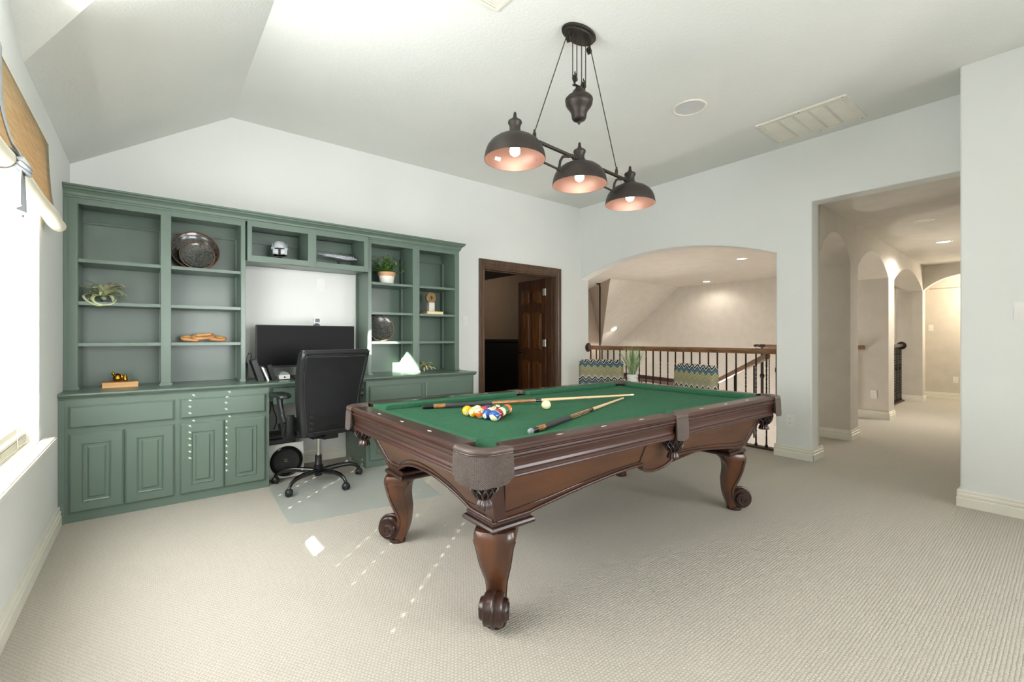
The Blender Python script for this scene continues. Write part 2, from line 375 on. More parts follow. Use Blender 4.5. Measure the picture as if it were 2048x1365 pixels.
# make the boards run with the room on their left: (direction x up) side picked by hand
bpy.data.objects.remove(bpy.data.objects['baseboard_left'])
e = .016
bb('baseboard_left', (XL, 4.08), (XL, YR))
bb('baseboard_back', (1.56, YB), (.72, YB)); bb('baseboard_back', (3.19, YB), (2.72, YB)); bb('baseboard_back', (XA2, YB), (4.61, YB))
bb('baseboard_arch', (XA, yP0-e), (XA, yP1+e)); bb('baseboard_arch', (XA-e, yP0), (5.305+e, yP0)) if False else None
bb('baseboard_arch', (5.305+e, yP0+.003), (XA-e, yP0+.003)); bb('baseboard_arch', (XA-e, yP1), (XA2, yP1))
bb('baseboard_near', (XN, YR), (XN, YN+e)); bb('baseboard_near', (XN-e, YN), (9, YN))
for k, (x0, x1) in enumerate(piers):
    if k == 0: continue
    q = lambda x, y: tuple((HM @ Vector((x, y, 0)))[:2])
    bb('baseboard_hall', q(x0, -.001), q(x0, th)); bb('baseboard_hall', q(x1+e, 0), q(x0-e, 0)); bb('baseboard_hall', q(x1, th), q(x1, 0))
bb('baseboard_hall_end', (12.35, 0), (12.35, 2.2)); bb('baseboard_hall_end', (12.35, 2.2), (11.5, 2.2))

# window parts on the left wall
wf = MB(); fx = XL-.13
for (a, b_) in ((wY0, wY0+.05), (wY1-.05, wY1), (1.86, 1.94)): wf.box(fx, fx+.05, a, b_, wZ0, wZ1)
wf.box(fx, fx+.05, wY0, wY1, wZ0, wZ0+.05); wf.box(fx, fx+.05, wY0, wY1, wZ1-.05, wZ1)
wframe = struct(wf.build('window_1', trim_m))
g = MB(); g.box(fx+.02, fx+.024, wY0, wY1, wZ0, wZ1)
gm = bpy.data.materials.new('window_glass'); gm.use_nodes = True; nt = gm.node_tree; nt.nodes.clear()
o_ = nt.nodes.new('ShaderNodeOutputMaterial'); mx = nt.nodes.new('ShaderNodeMixShader'); tb = nt.nodes.new('ShaderNodeBsdfTransparent'); gb = nt.nodes.new('ShaderNodeBsdfGlossy'); gb.inputs['Roughness'].default_value = .02
mx.inputs[0].default_value = .05; nt.links.new(tb.outputs[0], mx.inputs[1]); nt.links.new(gb.outputs[0], mx.inputs[2]); nt.links.new(mx.outputs[0], o_.inputs[0])
g.build('window_pane', gm, wframe)
si = MB(); si.box(XL-.155, XL+.001, wY0+.001, wY1-.001, .630, .655); si.box(XL, -.400, wY0-.08, 3.53, .628, .655, .006); si.box(XL, XL+.014, wY0-.04, 3.45, .565, .63, .004)
si.build('window_sill', trim_m, wframe)
# blinds: closed slats with cord holes
blind_m = mat('glowing_blind', 'F4F2EC', .6, emit=4.1, ecol=(.96, .98, 1.0))  # emission stands in for daylight shining through the slats
cords = [3.375, 3.17, 2.62, 2.30, 1.26, 1.03, .57]
bl = thing('window_blind', 'white closed slatted blind with built-in daylight glow in the left window', 'window blind', (-.525, (wY0+wY1)/2, wZ0))
mb_far = MB(); mb_near = MB(); pitch = .047; z = wZ0+.11; tilt = math.radians(15); k = 0
while z < wZ1-.03:
    M = Matrix.Translation((-.525, 0, z)) @ Matrix.Rotation(tilt, 4, 'Y')
    def sb(ya, yb, za, zb):
        if k == 0 and zb < 0 and ya < 1.52 and yb > 1.72: sb(ya, 1.50, za, zb); sb(1.72, yb, za, zb); return
        if ya < 1.45 < yb: sb(ya, 1.45, za, zb); sb(1.45, yb, za, zb); return
        mb = mb_near if yb <= 1.451 else mb_far
        q = bmesh.new(); v = [q.verts.new(p) for p in ((-.001, ya, za), (.001, ya, za), (.001, yb, za), (-.001, yb, za), (-.001, ya, zb), (.001, ya, zb), (.001, yb, zb), (-.001, yb, zb))]
        for f in ((3, 2, 1, 0), (4, 5, 6, 7), (0, 1, 5, 4), (1, 2, 6, 5), (2, 3, 7, 6), (3, 0, 4, 7)): q.faces.new([v[i] for i in f])
        mb.add(q, M)
    sb(wY0+.004, wY1-.004, .0042, .0255); sb(wY0+.004, wY1-.004, -.0255, -.0042)
    if z < 1.55:
        ys = [wY0+.004]
        for c in sorted(cords): ys += [c-(.0065 if c > 2 else .004), c+(.0065 if c > 2 else .004)]
        ys.append(wY1-.004)
        for i in range(0, len(ys), 2): sb(ys[i], ys[i+1], -.0042, .0042)
    else: sb(wY0+.01, wY1-.012, -.0042, .0042)
    z += pitch; k += 1
sl_ = mb_far.build('slats', blind_m, bl, world=True); mb_near.build('slats', mat('dim_glowing_blind', 'F4F2EC', .6, emit=.8, ecol=(.96, .98, 1.0)), bl, world=True)  # near slats get a weaker glow to keep the near wall darker
mb = MB(); cream = mat('cream_blind_rail', 'EFE8D6', .5)
ys0 = [(wY0+.02, 1.50), (1.72, wY1-.02)]
for a, b_ in ys0: mb.box(-.53, -.522, a, b_, wZ0+.064, wZ0+.092)
for i in range(5):
    for a, b_ in ys0: mb.box(-.55, -.50, a, b_, wZ0+.012+i*.007, wZ0+.016+i*.007)
for a, b_ in ys0: mb.box(-.549, -.501, a, b_, wZ0+.05, wZ0+.062); mb.box(-.552, -.498, a, b_, wZ0+.0005, wZ0+.011, .003)

mb.box(-.545, -.538, wY0, wY1, wZ0+.0, wZ0+.052); mb.build('bottom_rail', cream, bl, world=True)
mb = MB()
for c in cords[:3]+cords[4:]:
    for dx in (-.553, -.497): MB().cyl((dx, c+.012, wZ0+.002), (dx, c+.012, wZ1-.02), .0014, 6).build('cord', cream, bl, world=True)
# roman shade with roll and tie
sh_m = mat('woven_shade', 'A09274', .7, col2='85764F', vscale=14, stretch=(1, .45, 7), bump=.4, bscale=80)
nb = sh_m.node_tree; bs = nb.nodes['Principled BSDF']
tr = nb.nodes.new('ShaderNodeBsdfTranslucent'); tr.inputs[0].default_value = (*lin('C08A50'), 1); ms = nb.nodes.new('ShaderNodeMixShader'); ms.inputs[0].default_value = .05
out = nb.nodes['Material Output']; nb.links.new(bs.outputs[0], ms.inputs[1]); nb.links.new(tr.outputs[0], ms.inputs[2]); nb.links.new(ms.outputs[0], out.inputs[0])
rs = thing('roman_shade', 'tan woven roman shade rolled up at the top of the left window', 'window shade', (-.43, 1.9, 1.80))
b = bmesh.new(); prof = [(-.440, 2.285), (-.438, 2.20), (-.434, 2.10), (-.428, 2.00), (-.42, 1.93), (-.412, 1.88), (-.40, 1.85)]
ny = 40; rows = []
for j in range(ny+1):
    y = .25+(3.57-.25)*j/ny; rows.append([b.verts.new((x+.004*math.sin(y*9+zz*4)*(2.285-zz)*2, y-(0.02*(2.285-zz)**2 if j == ny else 0), zz)) for x, zz in prof])
for A, B in zip(rows, rows[1:]):
    for i in range(len(prof)-1): b.faces.new((A[i], A[i+1], B[i+1], B[i]))
r = bmesh.ops.solidify(b, geom=b.faces[:], thickness=.003)
mb = MB(); mb.add(b); mb.build('fabric', sh_m, rs, smooth=60, world=True)
mb = MB(); mb.box(XL+.001, -.437, .25, 3.57, 2.27, 2.286); mb.build('head_board', trim_m, rs, world=True)
mb = MB(); mb.tube([(-.400+.003*math.sin(i), .25+(3.585-.25)*i/30, 1.832+.002*math.sin(i*1.7)) for i in range(31)], .034, 14); mb.build('roll', mat('cream_lining', 'E9E3CF', .8), rs, smooth=60, world=True)
tie_m = mat('grey_tie', '9CA1A3', .7, bump=.1)
for yy in (2.36, .95):
    mb = MB()
    ring = [(-.400+.041*math.cos(a), yy+.004*math.sin(a*2), 1.832+.041*math.sin(a)) for a in [2*PI*i/28 for i in range(28)]]
    mb.tube(ring, .03, 10, flat=(.9, .12), loop=True)
    mb.tube(smooth([(-.430, yy+.10, 2.28), (-.424, yy+.07, 2.16), (-.412, yy+.04, 2.02), (-.385, yy+.015, 1.90), (-.362, yy+.004, 1.855), (-.352, yy, 1.82)], 4), .034, 10, flat=(1, .14))
    for k in range(3):                                              # folds of the knot
        mb.tube(smooth([(-.356-.006*k, yy-.035+.01*k, 1.838-.012*k), (-.345, yy-.012, 1.818-.012*k), (-.345, yy+.014, 1.812-.010*k), (-.358-.004*k, yy+.036, 1.826-.008*k)], 5), .013, 8, flat=(1, .55))
    rings = []
    for i, (zz, wd) in enumerate(((1.815, .020), (1.79, .034), (1.75, .050), (1.71, .062), (1.665, .072))):
        fr = []; bk = []
        for k in range(17):
            u = k/16; y_ = yy+.004+(u-.5)*2*wd; x_ = -.356+.010*math.sin(u*11+i*.25)*(i/4)-.004*i/4; z_ = zz-.018*u*(i/4)
            fr.append((x_+.0022, y_, z_)); bk.append((x_-.0022, y_, z_))
        rings.append(fr+bk[::-1])
    mb.loft(rings); mb.build('tie', tie_m, rs, smooth=50, world=True)

# ceiling fittings
t = thing('ceiling_speaker', 'round flush white speaker grille in the ceiling beside the air return', 'ceiling speaker', (3.545, 2.035, CH))
mb = MB(); mb.lathe([(.115, .001), (.138, .001), (.138, -.004), (.128, -.009), (.116, -.006), (.115, .001)], 48); mb.build('rim', trim_m, t, smooth=30)
mb = MB(); mb.lathe([(0, -.004), (.116, -.004), (.116, .002), (0, .002)], 48); mb.build('grille', mat('speaker_grille', 'D6D8D8', .6, bump=.6, bscale=500), t)
t = thing('air_return', 'large white slatted air return grille on the ceiling above the hall opening', 'air vent', (4.605, 1.487, CH))
w2, l2 = .29, .345
mb = MB(); m3 = [(-w2, -l2), (w2, l2)]
for (x0, x1, y0, y1) in ((-w2, -w2+.05, -l2, l2), (w2-.05, w2, -l2, l2), (-w2+.05, w2-.05, -l2, -l2+.045), (-w2+.05, w2-.05, l2-.045, l2)): mb.box(x0, x1, y0, y1, -.010, .001)
mb.box(-w2-.004, -w2+.004, -l2, l2, -.016, .001)
mb.build('frame', trim_m, t, bevel=.002)
mb = MB()
for i in range(1, 5): y = -l2+.045+i*(2*l2-.09)/5; mb.box(-w2+.05, w2-.05, y-.012, y+.012, -.008, .0)
mb.build('divider', trim_m, t)
mb = MB()
for i in range(34):
    x = -w2+.05+(2*w2-.1)*(i+.5)/34
    mb.prism([(x-.006, -.001), (x-.0045, -.001), (x+.004, -.008), (x+.0025, -.008)], 1, -l2+.045, l2-.045)
mb.build('slats', trim_m, t); mb = MB(); mb.box(-w2+.05, w2-.05, -l2+.045, l2-.045, -.0012, .0005); mb.build('backing', mat('vent_filter', 'B9BABC', .8), t)
for sx in (-1, 1):
    for sy in (-1, 0, 1): MB().sphere((sx*(w2-.02), sy*(l2-.03), -.010), .004, 8).build('screw', iron_m, t)
for i, (x, y, lab) in enumerate(((4.37, 3.42, 'small white supply vent on the ceiling behind the far lamp shade'), (1.46, 2.07, 'white ceiling vent cut off by the top edge of the picture'))):
    t = thing('supply_vent', lab, 'air vent', (x, y, CH))
    mb = MB()
    for (a, b_, c, d) in ((-.15, .15, -.08, -.06), (-.15, .15, .06, .08), (-.15, -.13, -.06, .06), (.13, .15, -.06, .06)): mb.box(a, b_, c, d, -.007, .001)
    mb.build('frame', trim_m, t)
    mb = MB()
    for k in range(7): y_ = -.052+k*.0173; mb.prism([(y_-.006, -.001), (y_-.004, -.001), (y_+.004, -.007), (y_+.002, -.007)], 0, -.13, .13)
    mb.build('slats', trim_m, t)
def downlight(x, y, z, label, lit=True, M=None, power=18):
    t = thing('recessed_light', label, 'ceiling light', (x, y, z), 0)
    mb = MB(); mb.lathe([(.072, .001), (.095, .001), (.095, -.003), (.085, -.008), (.073, -.004), (.072, .001)], 32); mb.build('trim_ring', trim_m, t, smooth=30)
    mb = MB(); mb.lathe([(0, -.006), (.05, -.005), (.073, -.002), (.073, .004), (0, .004)], 32)
    mb.build('lens', mat('lit_lens', 'FFFFFF', .4, emit=9, ecol=(1, .86, .68)) if lit else white_pl, t, smooth=40)
    if lit:
        l = lamp('downlight_lamp', 'SPOT', (x, y, z-.015), power*2.6, (1, .93, .84), (0, 0, 0), spot=math.radians(165), radius=.06)
    return t
downlight(7.89, 3.57, hZ+.03, 'lit recessed light nearest the top of the wide arch', power=8)
downlight(10.43, 5.55, hZ+.03, 'lit recessed light seen farther off in the middle of the wide arch', power=8)
downlight(8.73, 1.17, hZ+.03, 'lit recessed light in the hallway ceiling', power=34)
t = downlight(6.97, 1.10, hZ+.03, 'unlit white round fitting in the hallway ceiling before the lit one', lit=False)
t = downlight(10.12, 8.07, 1.452, 'small lit recessed light on the sloped stairwell ceiling', power=6); t.rotation_euler = (math.radians(-36.6), 0, 0)
lamp('foyer_fill', 'POINT', (7.6, 4.6, -.9), 95, (1, .93, .86), radius=.3)  # unseen fill added low in the stairwell to lift its walls and ceiling
lamp('end_room_lamp', 'POINT', (11.9, .9, 2.0), 26, (1, .88, .70), radius=.15)
lamp('side_room_lamp', 'POINT', (4.2, 7.6, 2.1), 9, (1, .85, .7), radius=.15)
# electrical plates
def plate(name, label, cat, loc, rz, kind):
    t = thing(name, label, cat, loc, rz)
    mb = MB(); mb.box(-.037, .037, -.005, .0, -.06, .06, .002); mb.build('cover_plate', white_pl, t)
    if kind == 'outlet':
        for s in (-1, 1): MB().prism([(.017*math.cos(a), s*.023+.0155*math.sin(a)) for a in [2*PI*i/20 for i in range(20)]], 1, -.0075, -.004).build('receptacle', white_pl, t)
        for s in (-1, 1):
            mb = MB()
            for sx in (-1, 1): mb.box(sx*.007-.001, sx*.007+.001, -.0078, -.007, s*.023-.001, s*.023+.007)
            mb.box(-.002, .002, -.0078, -.007, s*.023-.010, s*.023-.006); mb.build('slots', iron_m, t)
    elif kind == 'switch':
        mb = MB(); mb.box(-.0165, .0165, -.009, -.004, -.033, .033, .0015); mb.build('rocker', white_pl, t)
    return t
plate('light_switch', 'white rocker switch on the wall between shelves and doorway', 'light switch', (2.989, YB, 1.413), 0, 'switch')
plate('blank_plate', 'blank white cover plate on the wall above the monitor', 'wall plate', (1.309, YB, 1.726), 0, 'none')
plate('wall_outlet', 'white outlet low on the front of the arch pillar', 'outlet', (XA, 1.80, .369), -PI/2, 'outlet')
plate('light_switch', 'white switch at the right edge on the near wall', 'light switch', (XN, .225, 1.383), -PI/2, 'switch')
q = HM @ Vector((3.12, .17, 0)); plate('wall_outlet', 'white outlet on the hall pier between second and third arches', 'outlet', (q.x, q.y, .363), -PI/2+HA, 'outlet')
plate('wall_outlet', 'pale outlet low on the far wall at the end of the hall', 'outlet', (12.35, 1.48, .385), -PI/2, 'outlet')
plate('light_switch', 'pale switch on the far wall at the end of the hall', 'light switch', (12.35, 1.84, 1.41), -PI/2, 'switch')
for k, (yy, s) in enumerate(((8.1, 'left'), (7.9, 'right'))):
    t = thing('wall_plate', 'tan cover plate on the black wainscot, %s one of the pair through the doorway' % s, 'wall plate', (5.385, (7.86, 7.70)[k], .62), -PI/2)
    MB().box(-.037, .037, -.005, 0, -.06, .06, .002).build('cover_plate', mat('tan_plate', 'B99A78', .5), t)
t = thing('ceiling_fan', 'white ceiling fan blade and pull chain glimpsed beyond the end arch', 'ceiling fan', (11.95, 1.25, 2.42))
MB().box(-.06, .06, .05, .55, -.26, -.25).build('blade', mat('fan_blade', 'C9B79A', .5), t)
MB().cyl((0, 0, .13), (0, 0, -.25), .012).build('rod', white_pl, t); MB().cyl((0, .12, -.2), (0, .12, -.45), .003).sphere((0, .12, -.46), .012, 8).build('pull_chain', white_pl, t)

# doorway: casing, jambs and open leaf
dr = MB()
cz = dZ+.108
def casing(mb, x0, x1, z0, z1, vert):
    y = YB
    mb.box(x0, x1, y-.018, y, z0, z1)
struct_c = thing('door_1', '', ''); del struct_c['label']; del struct_c['category']; struct(struct_c); struct_c.location = (3.9, YB, 0)
def cas_profile(w): return [(0, 0), (0, .012), (w*.12, .016), (w*.2, .012), (w*.45, .014), (w*.55, .020), (w*.8, .022), (w*.93, .026), (w, .022), (w, 0)]
for (xa, sgn) in ((dX0, -1), (dX1, 1)):
    pr = cas_profile(.075 if sgn < 0 else .095); mb = MB()
    ht = cz if True else 0
    mb.loft([[(xa+sgn*o, YB-d, (0 if k == 0 else dZ+o*(1.3933 if sgn < 0 else 1.1))) for o, d in pr] for k in (0, 1)])
    mb.build('casing', casing_wood, struct_c, world=True)
mb = MB(); pr = cas_profile(.095)
mb.loft([[(dX0-(o*.79), YB-d, dZ+o*1.1) for o, d in pr], [(dX1+o, YB-d, dZ+o*1.1) for o, d in pr]]); mb.build('casing', casing_wood, struct_c, world=True)
mb = MB(); mb.box(dX0-.002, dX0+.018, YB-.002, YB+.142, 0, dZ); mb.box(dX1-.018, dX1+.002, YB-.002, YB+.142, 0, dZ); mb.box(dX0, dX1, YB-.002, YB+.142, dZ-.018, dZ+.002)
mb.box(dX0+.018, dX0+.03, YB+.05, YB+.085, 0, dZ-.018); mb.box(dX1-.03, dX1-.018, YB+.05, YB+.085, 0, dZ-.018); mb.box(dX0+.018, dX1-.018, YB+.05, YB+.085, dZ-.03, dZ-.018)
mb.build('jamb', casing_wood, struct_c, world=True)
dl = thing('door_leaf', 'dark stained six panel wooden door leaf standing open in the doorway', 'door', (4.485, 4.80, .01), 0)
W = .62; H = 2.055; mb = MB()
mb.box(-.02, .018, 0, W, 0, H, .003); mb.build('slab', door_wood, dl)
def archp(y0, y1, z0, z1, top, bot, n=10):
    pts = [(y0, z0), (y1, z0)] if not bot else [(y0+(y1-y0)*k/n, z0+.03*math.sin(PI*k/n)) for k in range(n+1)]
    pts2 = [(y1, z1), (y0, z1)] if not top else [(y1-(y1-y0)*k/n, z1-.03+.03*math.sin(PI*k/n)) for k in range(n+1)]
    return pts+pts2
for (z0, z1, tp, bt) in ((.22, .86, 0, 0), (1.02, 1.58, 0, 0), (1.70, 1.92, 0, 0)):
    for (y0, y1) in ((.09, .28), (.34, .53)):
        mb = MB(); mb.prism(archp(y0, y1, z0, z1, 1, z0 < 1.2), 0, -.0255, -.0195); mb.prism(archp(y0+.02, y1-.02, z0+.03, z1-.03, 1, z0 < 1.2), 0, -.032, -.025)
        mb.build('panel', door_panel_wood, dl, bevel=.003)
for zz in (1.86, 1.12, .25):
    mb = MB(); mb.box(-.026, -.018, -.012, .055, zz-.05, zz+.05); mb.cyl((-.028, -.006, zz-.052), (-.028, -.006, zz+.052), .007, 8); mb.build('hinge', mat('bright_hinge', 'D8D6D0', .3, metal=.5), dl)
mb = MB(); mb.cyl((-.02, W-.06, .98), (-.05, W-.06, .98), .022, 14); mb.tube([(-.05, W-.06, .98), (-.056, W-.09, .98), (-.056, W-.17, .975)], .009, 8); mb.build('lever_handle', iron_m, dl, smooth=50)
# ------------------------------------------------------------------ built-in cabinets along the back wall
CT = .842                      # counter height
FY = 4.08                      # face of the base cabinets
def ring_frame(mb, x0, x1, z0, z1, y0, y1, ins):
    """raised field with bevelled border facing -y: (x0..x1,z0..z1) at y1 stepping to y0 inside by ins"""
    mb.loft([[(x0, y1, z0), (x1, y1, z0), (x1, y1, z1), (x0, y1, z1)], [(x0+ins, y0, z0+ins), (x1-ins, y0, z0+ins), (x1-ins, y0, z1-ins), (x0+ins, y0, z1-ins)]])
def door_part(x0, x1, z0, z1, par, name='door'):
    mb = MB(); y = FY
    mb.box(x0, x1, y-.013, y-.001, z0, z1); ring_frame(mb, x0, x1, z0, z1, y-.021, y-.013, .010)
    d = mb.build(name, green_m, par, world=True)
    if name == 'door':
        # recessed routed ring and raised centre panel
        mb = MB(); w_ = x1-x0; a, b_ = x0+.062, x1-.062; c, e_ = z0+.062, z1-.062
        def frame(a, b_, c, e_, t, ya, yb):
            mb.box(a, b_, ya, yb, c, c+t); mb.box(a, b_, ya, yb, e_-t, e_); mb.box(a, a+t, ya, yb, c+t, e_-t); mb.box(b_-t, b_, ya, yb, c+t, e_-t)
        mb.loft([[(a, y-.021, c), (b_, y-.021, c), (b_, y-.021, e_), (a, y-.021, e_)], [(a+.006, y-.0265, c+.006), (b_-.006, y-.0265, c+.006), (b_-.006, y-.0265, e_-.006), (a+.006, y-.0265, e_-.006)], [(a+.013, y-.0215, c+.013), (b_-.013, y-.0215, c+.013), (b_-.013, y-.0215, e_-.013), (a+.013, y-.0215, e_-.013)]], cap=False)
        ring_frame(mb, a+.026, b_-.026, c+.026, e_-.026, y-.029, y-.0208, .010)
        mb.build('panel', green_m, d if False else par, world=True)
    return d
def base_unit(x0, x1, dx0, dx1, mid, label, toe=0):
    t = thing('base_cabinet', label, 'cabinet', ((x0+x1)/2, FY+.28, 0), 0, None)
    mb = MB(); mb.box(x0, x1, FY, 4.64, .0, CT-.04)
    mb.build('body', green_m, t, world=True)
    door_part(dx0, dx1, .614, .756, t, 'drawer_front')
    door_part(dx0, mid-.003, .064, .578, t); door_part(mid+.003, dx1, .064, .578, t)
    return t
base_unit(XL+.001, .155, -.409, .138, -.137, 'green painted base cabinet in the corner by the window, under the gold bird')
base_unit(.155, .752, .172, .724, .4455, 'green painted base cabinet left of the desk kneehole')
base_unit(1.552, 2.133, 1.578, 2.111, 1.845, 'green painted base cabinet right of the desk kneehole behind the office chair')
base_unit(2.133, 2.735, 2.155, 2.705, 2.43, 'green painted base cabinet nearest the doorway')
# scribe moulding at the left edge
MBx = MB(); MBx.box(XL+.0005, XL+.030, FY-.010, FY, 0, CT-.045); o = MBx.build('filler_strip', green_m); tag(solo(o), 'narrow vertical green filler strip between corner cabinet and left wall', 'filler')
# continuous counter
mb = MB()
pr = [(4.642, CT-.04), (FY-.012, CT-.04), (FY-.016, CT-.030), (FY-.030, CT-.024), (FY-.040, CT-.012), (FY-.038, CT-.003), (FY-.030, CT), (4.642, CT)]
mb.loft([[(x, y, z) for y, z in pr] for x in (XL+.001, 2.752)])
tag(solo(mb.build('countertop', green_m, bevel=.002)), 'long green painted countertop running over the base cabinets and desk', 'countertop')
t = thing('pencil_drawer', 'shallow green drawer hanging under the desk counter behind the chair arm', 'drawer', (1.15, 4.3, .655))
mb = MB(); mb.box(.752, 1.552, 4.14, 4.60, .68, CT-.0405); mb.build('case', green_m, t, world=True)
mb = MB(); mb.box(.79, 1.515, 4.118, 4.138, .655, .79, .004); mb.build('drawer_front', green_m, t, world=True)
# hutches
UY = 4.30
def hutch(name, label, x0, x1, bays, shelves, zt, y=UY, z0=CT, fw=.030):
    t = thing(name, label, 'bookcase', ((x0+x1)/2, (y+4.64)/2, z0))
    mb = MB(); ztop = 2.175
    # face frame
    top = zt; edges = [x0]+[v for b_ in bays for v in b_]+[x1]
    for i in range(0, len(edges), 2):
        mb.box(edges[i], edges[i+1], y, y+.02, z0, ztop)
    for a, b_ in bays: mb.box(a, b_, y, y+.02, zt, ztop)
    mb.build('face_frame', green_m, t, world=True, bevel=.0015)
    for i in range(0, len(edges), 2):
        MB().box(edges[i]-(.009 if i else 0)+0, edges[i+1]+(.009 if i < len(edges)-2 else 0), y-.012, y-.0005, z0+.0005, z0+.022, .003).build('plinth', green_m, t, world=True)
    for i in range(0, len(edges), 2):
        a, b_ = edges[i], edges[i+1]; mb = MB()
        if i == 0: b2 = b_+.002; mb.box(max(b2-.019, x0), b2, y+.02, 4.64, z0, ztop)
        elif i == len(edges)-2: mb.box(a-.002, min(a+.017, x1), y+.02, 4.64, z0, ztop); mb.box(x1-.012, x1, y+.02, 4.64, z0, ztop)
        else: mb.box(a-.002, b_+.002, y+.02, 4.64, z0, ztop)
        mb.build('side_panel', green_m, t, world=True)
    mb = MB(); mb.box(x0, x1, 4.628, 4.641, z0, ztop)
    mb.build('back_panel', green_m, t, world=True)
    mb = MB(); mb.box(x0, x1, y+.02, 4.628, 2.155, ztop); mb.build('top_panel', green_m, t, world=True)
    for a, b_ in bays: MB().box(a-.002, b_+.002, 4.606, 4.628, 2.055, 2.155, .003).box(a-.002, b_+.002, 4.596, 4.606, 2.068, 2.078, .003).build('cleat', green_m, t, world=True)
    for (a, b_), zz in zip(bays, shelves):
        for z in zz:
            mb = MB(); mb.box(a+.001, b_-.001, y+.004, 4.628, z-.024, z+.0, .002)
            mb.build('shelf', green_m, t, world=True)
            for sx in (a+.006, b_-.006):
                pass
    if x0 < 0:
        MB().box(x0, x0+.022, y-.014, y-.0005, z0+.0005, ztop-.01, .003).build('scribe_moulding', green_m, t, world=True)
    # pin strips at the back corners
    for a, b_ in bays:
        for xx in (b_-.004,):
            mb = MB(); mb.box(xx-.001, xx+.002, 4.55, 4.566, z0+.02, 2.05); mb.build('shelf_standard', mat('paint_edge', '98B0A4', .4), t, world=True)
    return t
S1 = [1.752, 1.456, 1.168]
hutch('bookcase', 'tall green two bay bookcase in the corner by the window', XL+.001, .618, [(-.389, .065), (.125, .586)], [S1, S1], 2.128)
hutch('bookcase', 'green two bay bookcase nearest the doorway with the potted plant', 1.655, 2.690, [(1.689, 2.129), (2.204, 2.636)], [[1.754, 1.460, 1.168]]*2, 2.126)
t = thing('bridge_cabinet', 'green two cubby bridge cabinet spanning above the monitor', 'cabinet', (1.13, 4.45, 1.835))
BY = 4.262; z0 = 1.838; mb = MB()
bx = [(.659, 1.095), (1.165, 1.600)]
ed = [.626, .659, 1.095, 1.165, 1.600, 1.642]
for i in range(0, 6, 2): mb.box(ed[i], ed[i+1], BY, BY+.02, z0, 2.175)
for a, b_ in bx: mb.box(a, b_, BY, BY+.02, 2.126, 2.175); mb.box(a, b_, BY, BY+.02, z0, 1.888)
mb.build('face_frame', green_m, t, world=True, bevel=.0015)
mb = MB(); mb.box(.6265, 1.6415, BY+.02, 4.64, z0+.012, z0+.030); mb.box(.6265, 1.6415, BY+.02, 4.60, z0+.03, 1.886)
mb.build('bottom_panel', green_m, t, world=True)
for q0, q1 in ((.6265, .6595), (1.093, 1.167), (1.599, 1.6415)): MB().box(q0, q1, BY+.02, 4.64, 1.886, 2.17).build('side_panel', green_m, t, world=True)
mb = MB(); mb.box(.6265, 1.6415, 4.62, 4.64, 1.85, 2.17); mb.box(.6265, 1.6415, BY+.02, 4.62, 2.155, 2.17)
for a, b_ in bx: mb.box(a, b_, 4.60, 4.62, 2.05, 2.15)
mb.build('back_panel', green_m, t, world=True)
# crown along all three
mb = MB()
pr = [(0, 2.168), (.010, 2.168), (.010, 2.178), (.016, 2.184), (.020, 2.200), (.034, 2.216), (.046, 2.222), (.046, 2.232), (.056, 2.238), (.056, 2.250), (0, 2.250)]
def crown_run(x0, x1, y, miter=0):
    mb.loft([[(x0, y-d, z) for d, z in pr], [(x1+(d if miter else 0), y-d, z) for d, z in pr]])
crown_run(XL+.001, 2.690, UY+.001, 1)
mb.loft([[(2.689+d, UY+.001-d, z) for d, z in pr], [(2.689+d, 4.64, z) for d, z in pr]])
mb.box(XL+.001, 2.69, UY+.001, 4.64, 2.175, 2.2)
mb.box(.626, 1.642, BY+.001, UY+.002, 2.168, 2.176)
tag(solo(mb.build('crown_moulding', green_m)), 'stepped green crown moulding along the top of the bookcases', 'moulding')

# ------------------------------------------------------------------ things on the shelves
def dish(r, depth=.04, rim=.006):
    return [(0, depth*.0), (r*.35, .002), (r*.7, depth*.45), (r*.95, depth*.95), (r, depth), (r-rim, depth+.001), (r*.93, depth*.98-rim), (r*.68, depth*.5+.002), (r*.34, .012), (0, .010)]
black_glaze = mat('speckled_black_glaze', '191A1B', .22, col2='45463F', vscale=70, coat=.6, detail=10)
def lean_dish(name, label, x, z, r, ybase, lean, depth=.045, rimc='8A5A3C', foot=None):
    """round dish leaning back against the shelf back; rests on its lower rim at height z"""
    t = thing(name, label, 'plate', (x, ybase, z))
    t.rotation_euler = (PI/2-lean, 0, 0)
    M = Matrix.Translation((0, r, 0))
    mb = MB(); mb.lathe(dish(r, depth), 56, M=Matrix.Translation((0, r, -depth)))
    mb.build('bowl', black_glaze, t, smooth=40)
    mb = MB(); mb.tube([(r*math.cos(a)*.995, r+r*math.sin(a)*.995, .001) for a in [2*PI*i/56 for i in range(56)]], .003, 8, loop=True)
    mb.build('rim', mat('rim_glaze', rimc, .35, metal=.3), t, smooth=60)
    return t
lean_dish('platter', 'large speckled black round platter with copper rim leaning on the shelf', .292, 1.756, .165, 4.45, math.radians(14))
lean_dish('dish', 'smaller speckled black dish leaning in front of the large platter', .300, 1.756, .118, 4.395, math.radians(17), .03)
lean_dish('platter', 'dark round platter with a bronze rim leaning on the lit right shelf', 1.855, 1.172, .138, 4.44, math.radians(13), .035, '9A7B4A')

